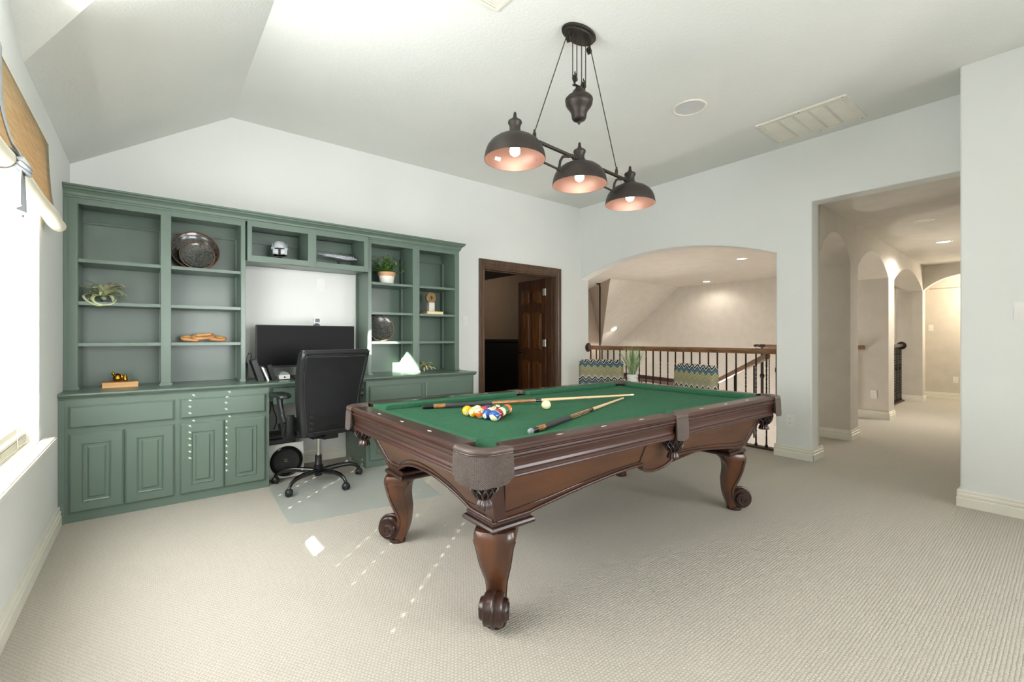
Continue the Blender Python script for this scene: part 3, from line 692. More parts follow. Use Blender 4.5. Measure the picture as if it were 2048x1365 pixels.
def blade(mb, root, dirv, L, wd, droop, curl, n=9, tw=0, cup=.15):
    """tapering folded leaf"""
    d = Vector(dirv).normalized(); side = d.cross(Vector((0, 0, 1))); side = side.normalized() if side.length > .05 else Vector((1, 0, 0))
    p = Vector(root); rings = []; ang = math.asin(max(-1, min(1, d.z))); hd = Vector((d.x, d.y, 0)).normalized()
    for i in range(n+1):
        t = i/n; wv = wd*(1-t)**.6*(.6+.9*t if t < .3 else .87+.1*(1-t)) if t < 1 else .0006
        a = ang-droop*t-curl*t*t
        u = hd*math.cos(a)+Vector((0, 0, 1))*math.sin(a)
        nr = side.cross(u)
        s2 = (side*math.cos(tw*t)+nr*math.sin(tw*t))
        rings.append([p-s2*wv, p+nr*wv*-cup, p+s2*wv, p+nr*wv*(.12-cup)+nr*.0012])
        p = p+u*(L/n)
    mb.loft(rings)
air_m = mat('air_plant_leaf', 'BFC79A', .6, col2='A6B080', vscale=14)
air_m2 = mat('air_plant_tip', 'A59684', .6, col2='B3BA8E', vscale=14)
def air_plant(label, loc, s, seed, mA, xmin=-.12, hang=False):
    rnd = random.Random(seed); t = thing('air_plant', label, 'plant', loc)
    mb = MB(); mb2 = MB()
    for i in range(46):
        a = 2*PI*i/46*2+rnd.uniform(-.2, .2); el = rnd.uniform(.35, 1.45); L = s*rnd.uniform(.95, 1.45)
        tgt = mb if rnd.random() < .7 else mb2
        blade(tgt, (0, 0, s*.30), (math.cos(a)*math.cos(el), (math.sin(a)*.75-.1)*math.cos(el), math.sin(el)), L, s*.17, rnd.uniform(.5, 1.5), rnd.uniform(.4, 2.4), 12, rnd.uniform(-.6, .6))
    mb.sphere((0, 0, s*.25), s*.13, 10, (1, 1, .8))
    for q in (mb, mb2):
        for v in q.bm.verts:
            if v.co.z < .003: v.co.z = .003+abs(v.co.z)*.05
            if v.co.x < xmin: v.co.x = xmin+(xmin-v.co.x)*.05
            if v.co.y > .15: v.co.y = .15
            if v.co.y < -.125: v.co.y = -.125+(v.co.y+.125)*.3
    if hang:
        for pts in ([(0, 0, .05), (-.02, -.06, .055), (-.05, -.118, .03), (-.04, -.132, -.005), (.00, -.134, -.022), (.05, -.133, -.012), (.075, -.130, .02)], [(0, 0, .05), (-.06, -.06, .06), (-.10, -.115, .04), (-.075, -.132, .0), (-.03, -.134, -.026), (.0, -.133, -.028)]):
            q_ = smooth(pts); mb.tube(q_, [.012*(1-.9*i/len(q_)) for i in range(len(q_))], 6, flat=(1, .25))
    mb.build('leaves', mA, t, smooth=50); mb2.build('leaves', air_m2 if mA is air_m else mA, t, smooth=50)
    return t
air_plant('curling grey green air plant spread on the shelf by the window', (-.262, 4.435, 1.457), .137, 4, air_m, -.124, True)
air_plant('curly pale air plant on the counter under the right bookcase, lit by sun', (2.325, 4.43, CT+.001), .11, 9, mat('pale_air_plant', 'C9CBA0', .6, col2='A9AC7C', vscale=10))
# wooden chain
t = thing('wooden_chain', 'three link light wooden chain ornament on the lower middle shelf', 'ornament', (.342, 4.42, 1.175))
link_m = mat('light_wood', 'C4935F', .5, col2='B3804E', vscale=10, stretch=(3, 1, 1))
def stadium(L, r, n=8):
    return [(L/2+r*math.cos(a), r*math.sin(a)) for a in [-PI/2+PI*i/n for i in range(n+1)]]+[(-L/2+r*math.cos(a), r*math.sin(a)) for a in [PI/2+PI*i/n for i in range(n+1)]]
for (cx, cz, tl, L, rx) in ((-.088, .016, .12, .05, 0), (0, .032, -.10, .070, .1), (.088, .018, .10, .05, 0)):
    M = Matrix.Translation((cx, 0, cz+.006)) @ Matrix.Rotation(tl, 4, 'Y') @ Matrix.Rotation(rx+.35, 4, 'X')
    mb = MB(); mb.tube([M @ Vector((x, y, 0)) for x, y in stadium(L, .030)], .0145, 10, loop=True); mb.build('link', link_m, t, smooth=60)
# books
def book(label, loc, rz, w_, d_, h_, cover, page):
    t = thing('book', label, 'book', loc, rz)
    mb = MB(); mb.box(-w_/2, w_/2, -d_/2, d_/2, .0, .003); mb.box(-w_/2, w_/2, -d_/2, d_/2, h_-.003, h_); mb.box(w_/2-.003, w_/2, -d_/2, d_/2, .002, h_-.002); mb.build('cover', cover, t, bevel=.0008)
    mb = MB(); mb.box(-w_/2+.006, w_/2-.003, -d_/2+.005, d_/2-.005, .003, h_-.003); mb.build('pages', page, t)
    return t
page_m = mat('aged_pages', 'D9B27E', .8, col2='C79B66', vscale=8, stretch=(.5, 1, 30))
book('old tan book lying under the gold bird on the left counter', (-.170, 4.40, CT+.0005), .02, .205, .15, .040, mat('tan_cover', 'B98A58', .6), page_m)
book('old cream book lying on the shelf under the ring sculpture', (2.425, 4.43, 1.4605), .0, .200, .14, .032, mat('cream_cover', 'C9A876', .6), mat('cream_pages', 'E8D7A6', .8, stretch=(.5, 1, 30)))
gold_m = mat('polished_gold', 'B98A2C', .16, metal=1, col2='A87722')
t = thing('gold_bird', 'small shiny gold bird figurine standing on the tan book', 'figurine', (-.185, 4.40, CT+.0405))
mb = MB()
prof = [(-.040, .010, .022), (-.028, .017, .026), (-.010, .021, .030), (.008, .018, .028), (.020, .012, .026)]
mb.lathe([(0, 0), (.018, .001), (.026, .012), (.027, .026), (.023, .040), (.015, .052), (.006, .059), (0, .060)], 20)
mb.build('body', gold_m, t, smooth=60)
mb = MB(); mb.sphere((-.024, -.004, .058), .011, 12, (.8, .8, 1.25)); mb.tube([(-.012, 0, .038), (-.020, -.002, .046), (-.024, -.004, .055)], .007, 8); mb.build('head', gold_m, t, smooth=60)
mb = MB(); mb.tube([(.018, 0, .022), (.026, 0, .040), (.022, 0, .056)], [.010, .011, .003], 8); mb.build('tail', gold_m, t, smooth=60)
t = thing('gold_bird', 'tiny gold chick figurine to the right of the gold bird', 'figurine', (-.142, 4.40, CT+.0405))
mb = MB(); mb.lathe([(0, 0), (.012, .001), (.015, .010), (.013, .022), (.010, .032), (.009, .042), (.004, .049), (0, .050)], 16); mb.build('body', gold_m, t, smooth=60)
# helmet model (plain generic brick-built helmet)
sil = mat('silver_brick', 'C9CDD2', .35, metal=.15, col2='A5A9AE', vscale=60); blk = gloss_black
t = thing('model_helmet', 'small silver and black toy brick helmet on a stand in the left cubby', 'toy model', (.900, 4.42, 1.889), -.25)
mb = MB(); mb.box(-.030, .030, -.030, .030, 0, .012); mb.box(-.020, .020, -.015, .015, .012, .042); mb.build('stand', blk, t, bevel=.001)
mb = MB(); mb.box(-.018, .018, -.034, -.030, .001, .010); mb.build('name_plate', white_pl, t)
mb = MB(); mb.lathe([(.056, .105), (.056, .125), (.050, .148), (.036, .165), (.018, .173), (0, .175)], 20); mb.lathe([(.056, .105), (.050, .105), (.050, .12)], 20)
mb.build('dome', sil, t, smooth=25)
mb = MB(); mb.lathe([(.054, .045), (.054, .105), (.048, .105), (.048, .045), (.054, .045)], 20); mb.build('visor', blk, t, smooth=25)
for s in (-1, 1):
    mb = MB(); mb.prism([(s*.010, .045), (s*.045, .052), (s*.045, .095), (s*.010, .090)], 1, -.060, -.040); mb.box(s*.045-.006*(s > 0)-.0, s*.045+.014*s+.006*(s < 0), -.045, .03, .048, .108)
    mb.build('cheek_plate', sil, t, bevel=.001)
    mb = MB(); mb.cyl((s*.056, -.01, .105), (s*.066, -.01, .105), .012, 12); mb.box(s*.058-.002, s*.058+.002, -.012, -.006, .10, .15); mb.build('ear_piece', sil, t)
t = thing('model_ship', 'long grey toy brick spaceship on a black stand in the right cubby', 'toy model', (1.415, 4.43, 1.889), .04)
mb = MB(); mb.box(-.028, .028, -.022, .022, 0, .010); mb.box(-.012, .012, -.008, .008, .010, .058); mb.build('stand', blk, t)
mb = MB(); mb.box(0, .030, -.027, -.022, .001, .012); mb.build('name_plate', white_pl, t)
mb = MB()
mb.loft([[(-.195, -.004, .098), (-.195, .004, .098), (-.195, .004, .102), (-.195, -.004, .102)], [(-.10, -.030, .084), (-.10, .030, .084), (-.10, .022, .105), (-.10, -.022, .105)], [(.06, -.060, .062), (.06, .060, .062), (.06, .04, .100), (.06, -.04, .100)], [(.12, -.045, .070), (.12, .045, .070), (.12, .03, .096), (.12, -.03, .096)], [(.175, -.02, .078), (.175, .02, .078), (.175, .015, .090), (.175, -.015, .090)]])
mb.build('hull', sil, t, bevel=.001)
mb = MB(); rnd = random.Random(3)
for i in range(34):
    x = -.15+i*.0088; h_ = rnd.uniform(.0, .005); y_ = rnd.uniform(-.02, .02); mb.box(x, x+.006, y_-.012, y_+.012, .096, .103+h_)
    mb.box(x, x+.005, -.045+abs(x)*.1, -.03, .078, .085+h_*.4)
mb.build('surface_detail', sil, t)
# potted plant
def terracotta():
    t = thing('potted_plant', 'leafy green plant in a white dipped terracotta pot on the top right shelf', 'potted plant', (1.895, 4.42, 1.7545))
    mb = MB(); mb.lathe([(0, 0), (.062, 0), (.066, .004), (.079, .078), (.073, .078), (.06, .01), (0, .01)], 32); mb.build('pot', mat('white_glaze', 'E6E3DA', .55), t, smooth=35)
    mb = MB(); mb.lathe([(.079, .078), (.086, .080), (.090, .118), (.084, .120), (.080, .085), (.074, .078)], 32); mb.lathe([(0, .108), (.082, .108)], 20); mb.build('pot_rim', mat('terracotta', 'C79A72', .8, bump=.2), t, smooth=35)
    rnd = random.Random(7); st = MB(); lf = MB(); lf2 = MB()
    for i in range(60):
        a = rnd.uniform(0, 2*PI); el = rnd.uniform(.25, 1.5); L = rnd.uniform(.10, .21)
        d = Vector((math.cos(a)*math.cos(el), math.sin(a)*math.cos(el)*.7, math.sin(el)))
        p0 = Vector((rnd.uniform(-.03, .03), rnd.uniform(-.03, .03), .10)); pts = [p0+d*L*k/4+Vector((0, 0, -.03*(k/4)**2*math.cos(el))) for k in range(5)]
        st.tube(pts, .0018, 5)
        for k in range(2, 15):
            f = k/14; p = pts[min(3, int(f*4))].lerp(pts[min(4, int(f*4)+1)], f*4-int(f*4)) if f < 1 else pts[4]
            aa = rnd.uniform(0, 2*PI); dd = (d*.6+Vector((math.cos(aa), math.sin(aa), rnd.uniform(-.2, .8)))*.9).normalized()
            blade(lf if rnd.random() < .6 else lf2, p, dd, rnd.uniform(.026, .040), .011, .4, .5, 4)
    st.build('stems', mat('plant_stem', '4E5A30', .6), t)
    for q, nm, mm in ((lf, 'leaves', mat('leaf_green', '3F6B35', .5, col2='55803F', vscale=30)), (lf2, 'leaves', mat('leaf_light_green', '7FA050', .5, col2='648A42', vscale=30))):
        for v in q.bm.verts:
            if v.co.y > .18: v.co.y = .18-(v.co.y-.18)*.2
            if v.co.z > .33: v.co.z = .33-(v.co.z-.33)*.3
            if abs(v.co.x) > .17: v.co.x *= .8
        q.build(nm, mm, t, smooth=60)
terracotta()
t = thing('ring_sculpture', 'brown stone ring on a white block standing on the cream book', 'sculpture', (2.405, 4.43, 1.4930))
mb = MB(); mb.box(-.034, .034, -.03, .03, 0, .098, .002); mb.build('block', mat('white_stone', 'DAD6CC', .6, col2='C9C2B6', vscale=20, bump=.2), t)
mb = MB(); n = 40
for k in range(n): pass
M = Matrix.Translation((0, 0, .150)) @ Matrix.Rotation(PI/2, 4, 'X')
mb.lathe([(.018, -.014), (.058, -.014), (.060, -.010), (.060, .010), (.058, .014), (.018, .014), (.016, .0), (.018, -.014)], 44, M=M); mb.build('ring', mat('brown_stone', '9A7A4C', .6, col2='7F6238', vscale=18, bump=.2), t, smooth=35)
# ------------------------------------------------------------------ pool table (local frame centred on the bed)
TZ = .800; BZ = .766; HL = 1.282; HW = .722       # rail top, bed, half outer length and width
TA = math.radians(-.6)
pt = thing('pool_table', 'carved brown wood pool table with green felt and leather pockets', 'pool table', (2.180, 2.012, 0), TA)
JX = HL-.092; JY = HW-.092                          # joint between wood and cushion
NX = JX-.050; NY = JY-.050                          # cushion nose
def rail_prof():      # (outward from joint, z)
    return [(0, TZ-.03), (0, TZ), (.078, TZ), (.087, TZ-.003), (.092, TZ-.010), (.092, TZ-.017), (.086, TZ-.022), (.0855, TZ-.026), (.091, TZ-.030), (.0915, TZ-.037), (.085, TZ-.042), (.083, TZ-.046)]
def fascia_prof():
    return [(.0, TZ-.045), (.083, TZ-.045), (.0835, TZ-.05), (.079, TZ-.060), (.0755, TZ-.072), (.0745, TZ-.084), (.077, TZ-.094), (.083, TZ-.099), (.086, TZ-.104), (.086, TZ-.109), (.079, TZ-.113), (.081, TZ-.118), (.078, TZ-.125), (.0, TZ-.125)]
def run(prof, side, a, b):
    """extrude a profile along one side; side in 'x+','x-','y+','y-'"""
    if side[0] == 'y':
        s = 1 if side[1] == '+' else -1
        return [[(t, s*(JY+o), z) for o, z in prof] for t in (a, b)]
    s = 1 if side[1] == '+' else -1
    return [[(s*(JX+o), t, z) for o, z in prof] for t in (a, b)]
cp = .150; sp_ = .050
segs = [('y-', -HL+cp, -sp_), ('y-', sp_, HL-cp), ('y+', -HL+cp, -sp_), ('y+', sp_, HL-cp), ('x-', -HW+cp, HW-cp), ('x+', -HW+cp, HW-cp)]
for side, a, b_ in segs:
    r_ = MB().loft(run(rail_prof(), side, a, b_)).build('rail', rail_wood, pt, bevel=.0008)
    # diamond sights
    L = b_-a
    n_ = 3
    for k in range(n_):
        if side[0] == 'y':
            pos = (a+b_)/2+( -1 if (a+b_) < 0 else 1)*(0)+(k-1)*.2794; s = 1 if side[1] == '+' else -1
            pos = (-.559 if a < 0 and b_ <= 0 else .559)+(k-1)*.2794; c = (pos, s*(JY+.045)); dx, dy = .022, .007
        else:
            pos = (k-1)*.2794; s = 1 if side[1] == '+' else -1; c = (s*(JX+.045), pos); dx, dy = .007, .022
        mb = MB(); mb.prism([(c[0]-dx, c[1]), (c[0], c[1]-dy), (c[0]+dx, c[1]), (c[0], c[1]+dy)], 2, TZ-.001, TZ+.0006); mb.build('diamond_sight', MATS.get('pearl') or mat('pearl', 'E6DFCF', .3), r_)
    MB().loft(run(fascia_prof(), side, a, b_)).build('fascia', rail_wood, pt, bevel=.0006)
    for o_, z_ in ((.0862, TZ-.0255), (.0838, TZ-.047), (.0785, TZ-.1145)):
        MB().loft(run([(o_-.003, z_-.0014), (o_, z_-.0014), (o_, z_+.0014), (o_-.003, z_+.0014)], side, a, b_)).build('glaze_line', groove_wood, r_)
    # cushion with mitred ends
    top = [(.001, TZ), (-.030, TZ-.0005), (-.048, TZ-.004), (-.050, TZ-.008), (-.044, BZ+.002), (.001, BZ+.002)]
    rings = []
    mit_a = .050; mit_b = .050
    ma = .062 if abs(a) > .2 else .016; mbb = .062 if abs(b_) > .2 else .016
    for (t, inn) in ((a, ma), (b_, -mbb)):
        ring = []
        for o, z in top:
            tt = t+inn*(-o/.050)
            ring.append((tt, (1 if side[1] == '+' else -1)*(JY+o), z) if side[0] == 'y' else ((1 if side[1] == '+' else -1)*(JX+o), tt, z))
        rings.append(ring)
    MB().loft(rings).build('cushion', felt_m, pt, smooth=40)
mb = MB(); 
def bed_outline():
    pts = []
    return pts
mb.box(-JX, JX, -JY, JY, BZ-.03, BZ)
bed = mb.build('bed_cloth', felt_m, pt)
MB().box(-JX+.0, JX-.0, -JY+.0, JY-.0, TZ-.12, BZ-.031).build('bed_frame', dark_wood, pt)
# pockets
def pocket_corner(sx, sy):
    cx, cy = sx*(HL-.010), sy*(HW-.010); R = .085
    # outer path from the long rail end round the corner to the short rail end
    pa = []
    o = .004
    x_e = HL-cp; y_e = HW-cp
    path = [(x_e-.004, HW+o), (HL-R, HW+o)]
    for k in range(1, 9): a = PI/2-PI/2*k/9; path.append((HL-R+(R+o)*math.cos(a), HW-R+(R+o)*math.sin(a)))
    path += [(HL+o, HW-R), (HL+o, y_e-.004)]
    path = [(sx*x, sy*y) for x, y in path]
    hc = (sx*(HL-.105), sy*(HW-.105)); hr = .060
    # top ring: from the inner hole arc to the outer path
    n_ = len(path); inner = []
    a0 = math.atan2(sy*(.075), sx*(-.02)); 
    for k in range(n_):
        f = k/(n_-1); ang = math.radians(118-146*f)          # around the outward diagonal (45 deg)
        inner.append((hc[0]+sx*hr*math.cos(ang), hc[1]+sy*hr*math.sin(ang)))
    mb = MB(); rings = []
    for (px, py), (ix, iy) in zip(path, inner):
        d = Vector((ix-px, iy-py)); L = d.length; d.normalize(); P = lambda t, z: (px+d.x*t, py+d.y*t, z)
        rings.append([P(.0, TZ-.018), P(-.003, TZ-.010), P(.001, TZ-.001), P(.010, TZ+.003), P(L*.6, TZ+.001), P(L-.004, TZ-.001), P(L, TZ-.006), P(L, TZ-.03), P(L*.5, TZ-.035)])
    mb.loft(rings); c = mb.build('pocket_collar', leather_m, pt, smooth=60)
    # skirt with scalloped lower edge
    mb = MB(); rings = []
    m_ = 40; tot = [0]
    for i in range(1, n_): tot.append(tot[-1]+math.dist(path[i], path[i-1]))
    ctr = (sx*(HL-.13), sy*(HW-.13))
    for k in range(m_+1):
        s = tot[-1]*k/m_; i = max(j for j in range(n_) if tot[j] <= s+1e-9); i = min(i, n_-2)
        f = (s-tot[i])/(tot[i+1]-tot[i]); p = Vector(path[i]).lerp(Vector(path[i+1]), f)
        out_ = (Vector(p)-Vector(ctr)).normalized(); u = k/m_
        zb = TZ-.122-.012*math.sin(PI*u)-.005*abs(math.sin(PI*3*u))-(0 if .05 < u < .95 else -.01)
        P = lambda o_, z: (p.x+out_.x*o_, p.y+out_.y*o_, z)
        rings.append([P(.0, TZ-.018), P(.004, TZ-.03), P(.006, TZ-.06), P(.007, TZ-.09), P(.009, zb+.006), P(.006, zb), P(.001, zb), P(-.002, TZ-.09), P(-.004, TZ-.02)])
    mb.loft(rings); mb.build('pocket_skirt', weave_m, pt, smooth=50)
    mb = MB(); mb.tube([tuple(path[i])+(TZ-.020,) for i in range(n_)], .0035, 6); mb.build('piping', leather_d, pt, smooth=60)
    net(hc[0]+sx*.012, hc[1]+sy*.012, .055, TZ-.118)
def net(cx, cy, r, zt, h=.085):
    prof = [(r*.96, zt+.03), (r, zt), (r*1.0, zt-h*.35), (r*.88, zt-h*.65), (r*.6, zt-h*.9), (r*.36, zt-h)]
    def at(f):
        g = f*(len(prof)-1); i = min(int(g), len(prof)-2); f2 = g-i
        return prof[i][0]*(1-f2)+prof[i+1][0]*f2, prof[i][1]*(1-f2)+prof[i+1][1]*f2
    p_ = MB(); nn = 12
    for d in (1, -1):
        for k in range(nn):
            pts = []
            for i in range(15):
                f = i/14; rr, z = at(f); a = 2*PI*k/nn+d*(.50*math.sin(f*PI*2.0))*.6
                pts.append((cx+rr*math.cos(a), cy+rr*math.sin(a), z))
            p_.tube(pts, .0042, 6, flat=(1.0, .7))
    nt_ = p_.build('pocket_net', leather_d, pt, smooth=60)
    q = MB(); q.lathe([(r*.80, zt+.03), (r*.86, zt-h*.3), (r*.74, zt-h*.65), (r*.4, zt-h*.95), (0, zt-h)], 20, c=(cx, cy, 0)); q.build('net_lining', mat('net_lining', '1E1512', .7) if 'net_lining' not in MATS else MATS['net_lining'], nt_, smooth=60)
    q = MB(); rings = []
    for z, rr in ((zt-h+.006, r*.34), (zt-h-.004, r*.40), (zt-h-.012, r*.50), (zt-h-.030, r*.60), (zt-h-.034, r*.56)):
        rings.append([(cx+rr*(1+.06*math.cos(13*2*PI*k/78))*math.cos(2*PI*k/78), cy+rr*(1+.06*math.cos(13*2*PI*k/78))*math.sin(2*PI*k/78), z) for k in range(78)])
    q.loft(rings); q.build('tassel', leather_d, nt_, smooth=50)
for sx in (-1, 1):
    for sy in (-1, 1): pocket_corner(sx, sy)
def pocket_side(sy):
    yo = HW+.004; mb = MB(); rings = []; w0 = sp_+.004
    n_ = 14
    for k in range(n_+1):
        x = -w0+2*w0*k/n_; a = math.radians(180*k/n_); ix = -.044*math.cos(a); iy = HW-.098+.050*math.sin(a)
        rings.append([(x, sy*yo, TZ-.018), (x, sy*(yo+.001), TZ-.006), (x, sy*(yo-.003), TZ), (x, sy*(yo-.012), TZ+.003), (ix*1.05, sy*(iy+.005), TZ+.001), (ix, sy*iy, TZ-.006), (ix, sy*iy, TZ-.03), (x, sy*(yo-.012), TZ-.03)])
    mb.loft(rings); mb.build('pocket_collar', leather_m, pt, smooth=50)
    mb = MB(); rings = []
    for k in range(n_*2+1):
        u = k/(n_*2); x = -w0+2*w0*u; e_ = math.sin(PI*u)**.25 if 0 < u < 1 else 0
        zb = TZ-.118-.016*e_; bulge = .004+.006*math.sin(PI*u)
        rings.append([(x, sy*(yo), TZ-.018), (x, sy*(yo+bulge), TZ-.05), (x, sy*(yo+bulge+.001), TZ-.09), (x, sy*(yo+bulge), zb), (x, sy*(yo-.002), zb), (x, sy*(yo-.006), TZ-.06), (x, sy*(yo-.006), TZ-.02)])
    mb.loft(rings); mb.build('pocket_skirt', weave_m, pt, smooth=50)
    net(0, sy*(HW-.052), .052, TZ-.118)
pocket_side(-1); pocket_side(1)
# body: tapering apron with shaped lower edges
zt, zb = TZ-.122, .448
def apron(side):
    """panel on one side; outline in (t,z); plane leans in towards the bottom"""
    s = 1 if side[1] == '+' else -1; long = side[0] == 'y'
    H1 = (HL-.115) if long else (HW-.085); H0 = (HL-.205) if long else (HW-.185); off1 = (HW-.085) if long else (HL-.115); off0 = (HW-.175) if long else (HL-.205)
    def pos(t, z, d=0):
        f = (zt-z)/(zt-zb); o = off1+(off0-off1)*f+d
        return (t, s*o, z) if long else (s*o, t, z)
    out = [(-H1, zt), (H1, zt), (H0, zb)]
    n_ = 16
    if long:
        low = [(H0-.17, zb+.002)]
        for k in range(1, n_): u = k/n_; low.append((H0-.17-(H0-.17-.150)*u, zb+.004+.078*math.sin(PI/2*u)))
        lobe = [(.150*math.cos(a), .530-.062*math.sin(a)) for a in [PI*k/16 for k in range(17)]]
        out += low+lobe+[(-x, z) for x, z in reversed(low)]+[(-H0, zb)]
    else:
        xs = H0-.16
        out += [(xs, zb+.002)]+[(xs*(1-2*k/24), zb+.002+.092*(1-abs(1-2*k/24)**2.2)) for k in range(1, 24)]+[(-xs, zb+.002), (-H0, zb)]
    return out, pos, H1, H0
for side in ('y-', 'y+', 'x-', 'x+'):
    out, pos, H1, H0 = apron(side); mb = MB(); b = bmesh.new()
    fr = [b.verts.new(pos(t, z)) for t, z in out]; bk = [b.verts.new(pos(t, z, -.022)) for t, z in out]; n_ = len(out)
    b.faces.new(fr); b.faces.new(bk)
    for i in range(n_): b.faces.new((fr[i], fr[(i+1) % n_], bk[(i+1) % n_], bk[i]))
    bmesh.ops.triangulate(b, faces=b.faces[:]); bmesh.ops.recalc_face_normals(b, faces=b.faces[:]); mb.add(b)
    ap = mb.build('apron', panel_wood, pt)
    # lower edge bead
    low = out[2:]
    mb = MB(); mb.tube([pos(t, z+.006, .004) for t, z in low], .008, 8); mb.build('edge_bead', rail_wood, pt, smooth=60)
    # inner panel line
    def line(pts, r=.0045):
        mb = MB(); mb.tube([pos(t, z, .0015) for t, z in pts], r, 6); mb.build('panel_moulding', groove_wood, ap, smooth=60)
    if side[0] == 'y':
        for sg in (-1, 1):
            P = [(sg*(H1-.07), zt-.016), (sg*(H0-.035), zb+.038)]+[(sg*(H0-.17-(H0-.35)*k/8), zb+.040+.066*math.sin(PI/2*k/8)) for k in range(1, 9)]+[(sg*.178, zt-.045), (sg*.155, zt-.016)]
            line(P)
    else:
        xs = H0-.10
        P = [(-(H1-.06), zt-.016), (-(H0-.045), zb+.040)]+[(-xs*.80*(1-2*k/20), zb+.040+.088*(1-abs(1-2*k/20)**2.2)) for k in range(0, 21)]+[(H0-.045, zb+.040), (H1-.06, zt-.016)]
        line(P)
    # corner posts
for sx in (-1, 1):
    for sy in (-1, 1):
        mb = MB(); rings = []
        for z, f in ((zt, 0), (zb, 1)):
            x = HL-.113-.100*f+.002; y = HW-.083-.098*f+.002
            dx = HL-.113-.09*f; dy = HW-.083-.09*f
            dx = (HL-.115)+((HL-.205)-(HL-.115))*f; dy = (HW-.085)+((HW-.175)-(HW-.085))*f
            rings.append([(sx*(dx+.006), sy*(dy+.006), z), (sx*(dx-.055), sy*(dy+.006), z), (sx*(dx-.055), sy*(dy-.03), z), (sx*(dx-.03), sy*(dy-.055), z), (sx*(dx+.006), sy*(dy-.055), z)])
        mb.loft(rings); mb.build('corner_post', rail_wood, pt, bevel=.005)
# legs
LX, LY = HL-.302, HW-.287
def leg(sx, sy, idx):
    ang = math.atan2(sy, sx)
    M = Matrix.Translation((sx*LX, sy*LY, 0)) @ Matrix.Rotation(ang, 4, 'Z')
    sq = [(sx*LX, sy*LY)]
    # capital: stacked square mouldings aligned with the table
    mb = MB(); rings = []
    for z, h_ in ((.447, .096), (.444, .101), (.438, .103), (.432, .099), (.428, .101), (.424, .111), (.414, .116), (.404, .114), (.398, .106), (.396, .097)):
        rings.append([(sx*LX+a*h_, sy*LY+c*h_, z) for a, c in ((-1, -1), (1, -1), (1, 1), (-1, 1))])
    mb.loft(rings); cp_ = mb.build('capital', dark_wood, pt, bevel=.003)
    # shaft: stations (z, s_in, s_out, width)
    S0 = .090
    st = [(.400, -.104, .052, .170), (.385, -.106, .060, .176), (.362, -.104, .064, .176), (.350, -.096, .064, .168), (.335, -.080, .062, .158), (.31, -.074, .057, .150), (.278, -.0725, .050, .140), (.24, -.078, .038, .126), (.205, -.086, .024, .110), (.17, -.087, .008, .094), (.14, -.085, -.002, .086), (.11, -.082, -.004, .082), (.07, -.070, .005, .080), (.04, -.058, .012, .076), (.02, -.050, .020, .072), (.0, -.046, .026, .070)]
    rings = []
    for z, si_, so, wd in st:
        h_ = wd/2; si_ += S0; so += S0; d = min(.035, (so-si_)*.4)
        rings.append([(si_, -h_*.92, z), (si_+.01, -h_, z), (so-d, -h_, z), (so-d*.6, -h_*.93, z), (so-d*.22, -h_*.62, z), (so, 0, z), (so-d*.22, h_*.62, z), (so-d*.6, h_*.93, z), (so-d, h_, z), (si_+.01, h_, z), (si_, h_*.92, z)])
    mb = MB(); mb.loft(rings, M=M); lg = mb.build('leg', mat('leg_wood', '5E361C', .34, col2='3A2012', vscale=5, stretch=(2, 2, .8), coat=.3) if 'leg_wood' not in MATS else MATS['leg_wood'], pt, smooth=48)
    # side S line
    for s in (-1, 1):
        pts = [(so-min(.035, (so-si_)*.4)+S0-.002, s*(wd/2+.0005), z) for z, si_, so, wd in st[2:13]]
        mb = MB(); mb.tube([M @ Vector(p) for p in pts], .003, 6); mb.build('carved_line', groove_wood, lg, smooth=60)
    # scroll
    c = (S0+.032, 0, .083); mb = MB()
    T_ = Matrix.Rotation(PI/2, 4, 'X')
    def disc(r, y0, y1): return MB
    prof = [(0, -.040), (.060, -.040), (.066, -.034), (.064, -.012), (.068, 0), (.064, .012), (.066, .034), (.060, .040), (0, .040)]
    mb.lathe(prof, 36, M=M @ Matrix.Translation(c) @ T_)
    mb.lathe([(0, -.058), (.040, -.058), (.045, -.052), (.045, .052), (.040, .058), (0, .058)], 30, M=M @ Matrix.Translation(c) @ T_)
    mb.tube([M @ Vector((c[0]+.068*math.cos(a), 0, c[2]+.068*math.sin(a))) for a in [math.radians(130-210*i/16) for i in range(17)]], .008, 8)
    sc = mb.build('scroll', dark_wood, lg, smooth=40)
    for s in (-1, 1):
        mb = MB()
        pts = [M @ Vector((c[0]+(.006+.030*i/40)*math.cos(i*.26+.8), s*.0585, c[2]+(.006+.030*i/40)*math.sin(i*.26+.8))) for i in range(41)]
        mb.tube(pts, .0026, 6)
        mb.lathe([(0, -.004), (.012, -.004), (.013, 0), (.012, .004), (0, .004)], 14, M=M @ Matrix.Translation((c[0], s*.060, c[2])) @ T_)
        mb.build('spiral', groove_wood, lg, smooth=60)
    mb = MB(); mb.lathe([(0, 0), (.046, 0), (.048, .006), (.045, .020), (.030, .026), (0, .026)], 24, c=(0, 0, 0), M=M @ Matrix.Translation((S0-.008, 0, 0))); mb.build('foot', dark_wood, lg, smooth=40)
for i, (sx, sy) in enumerate(((-1, -1), (1, -1), (1, 1), (-1, 1))): leg(sx, sy, i)

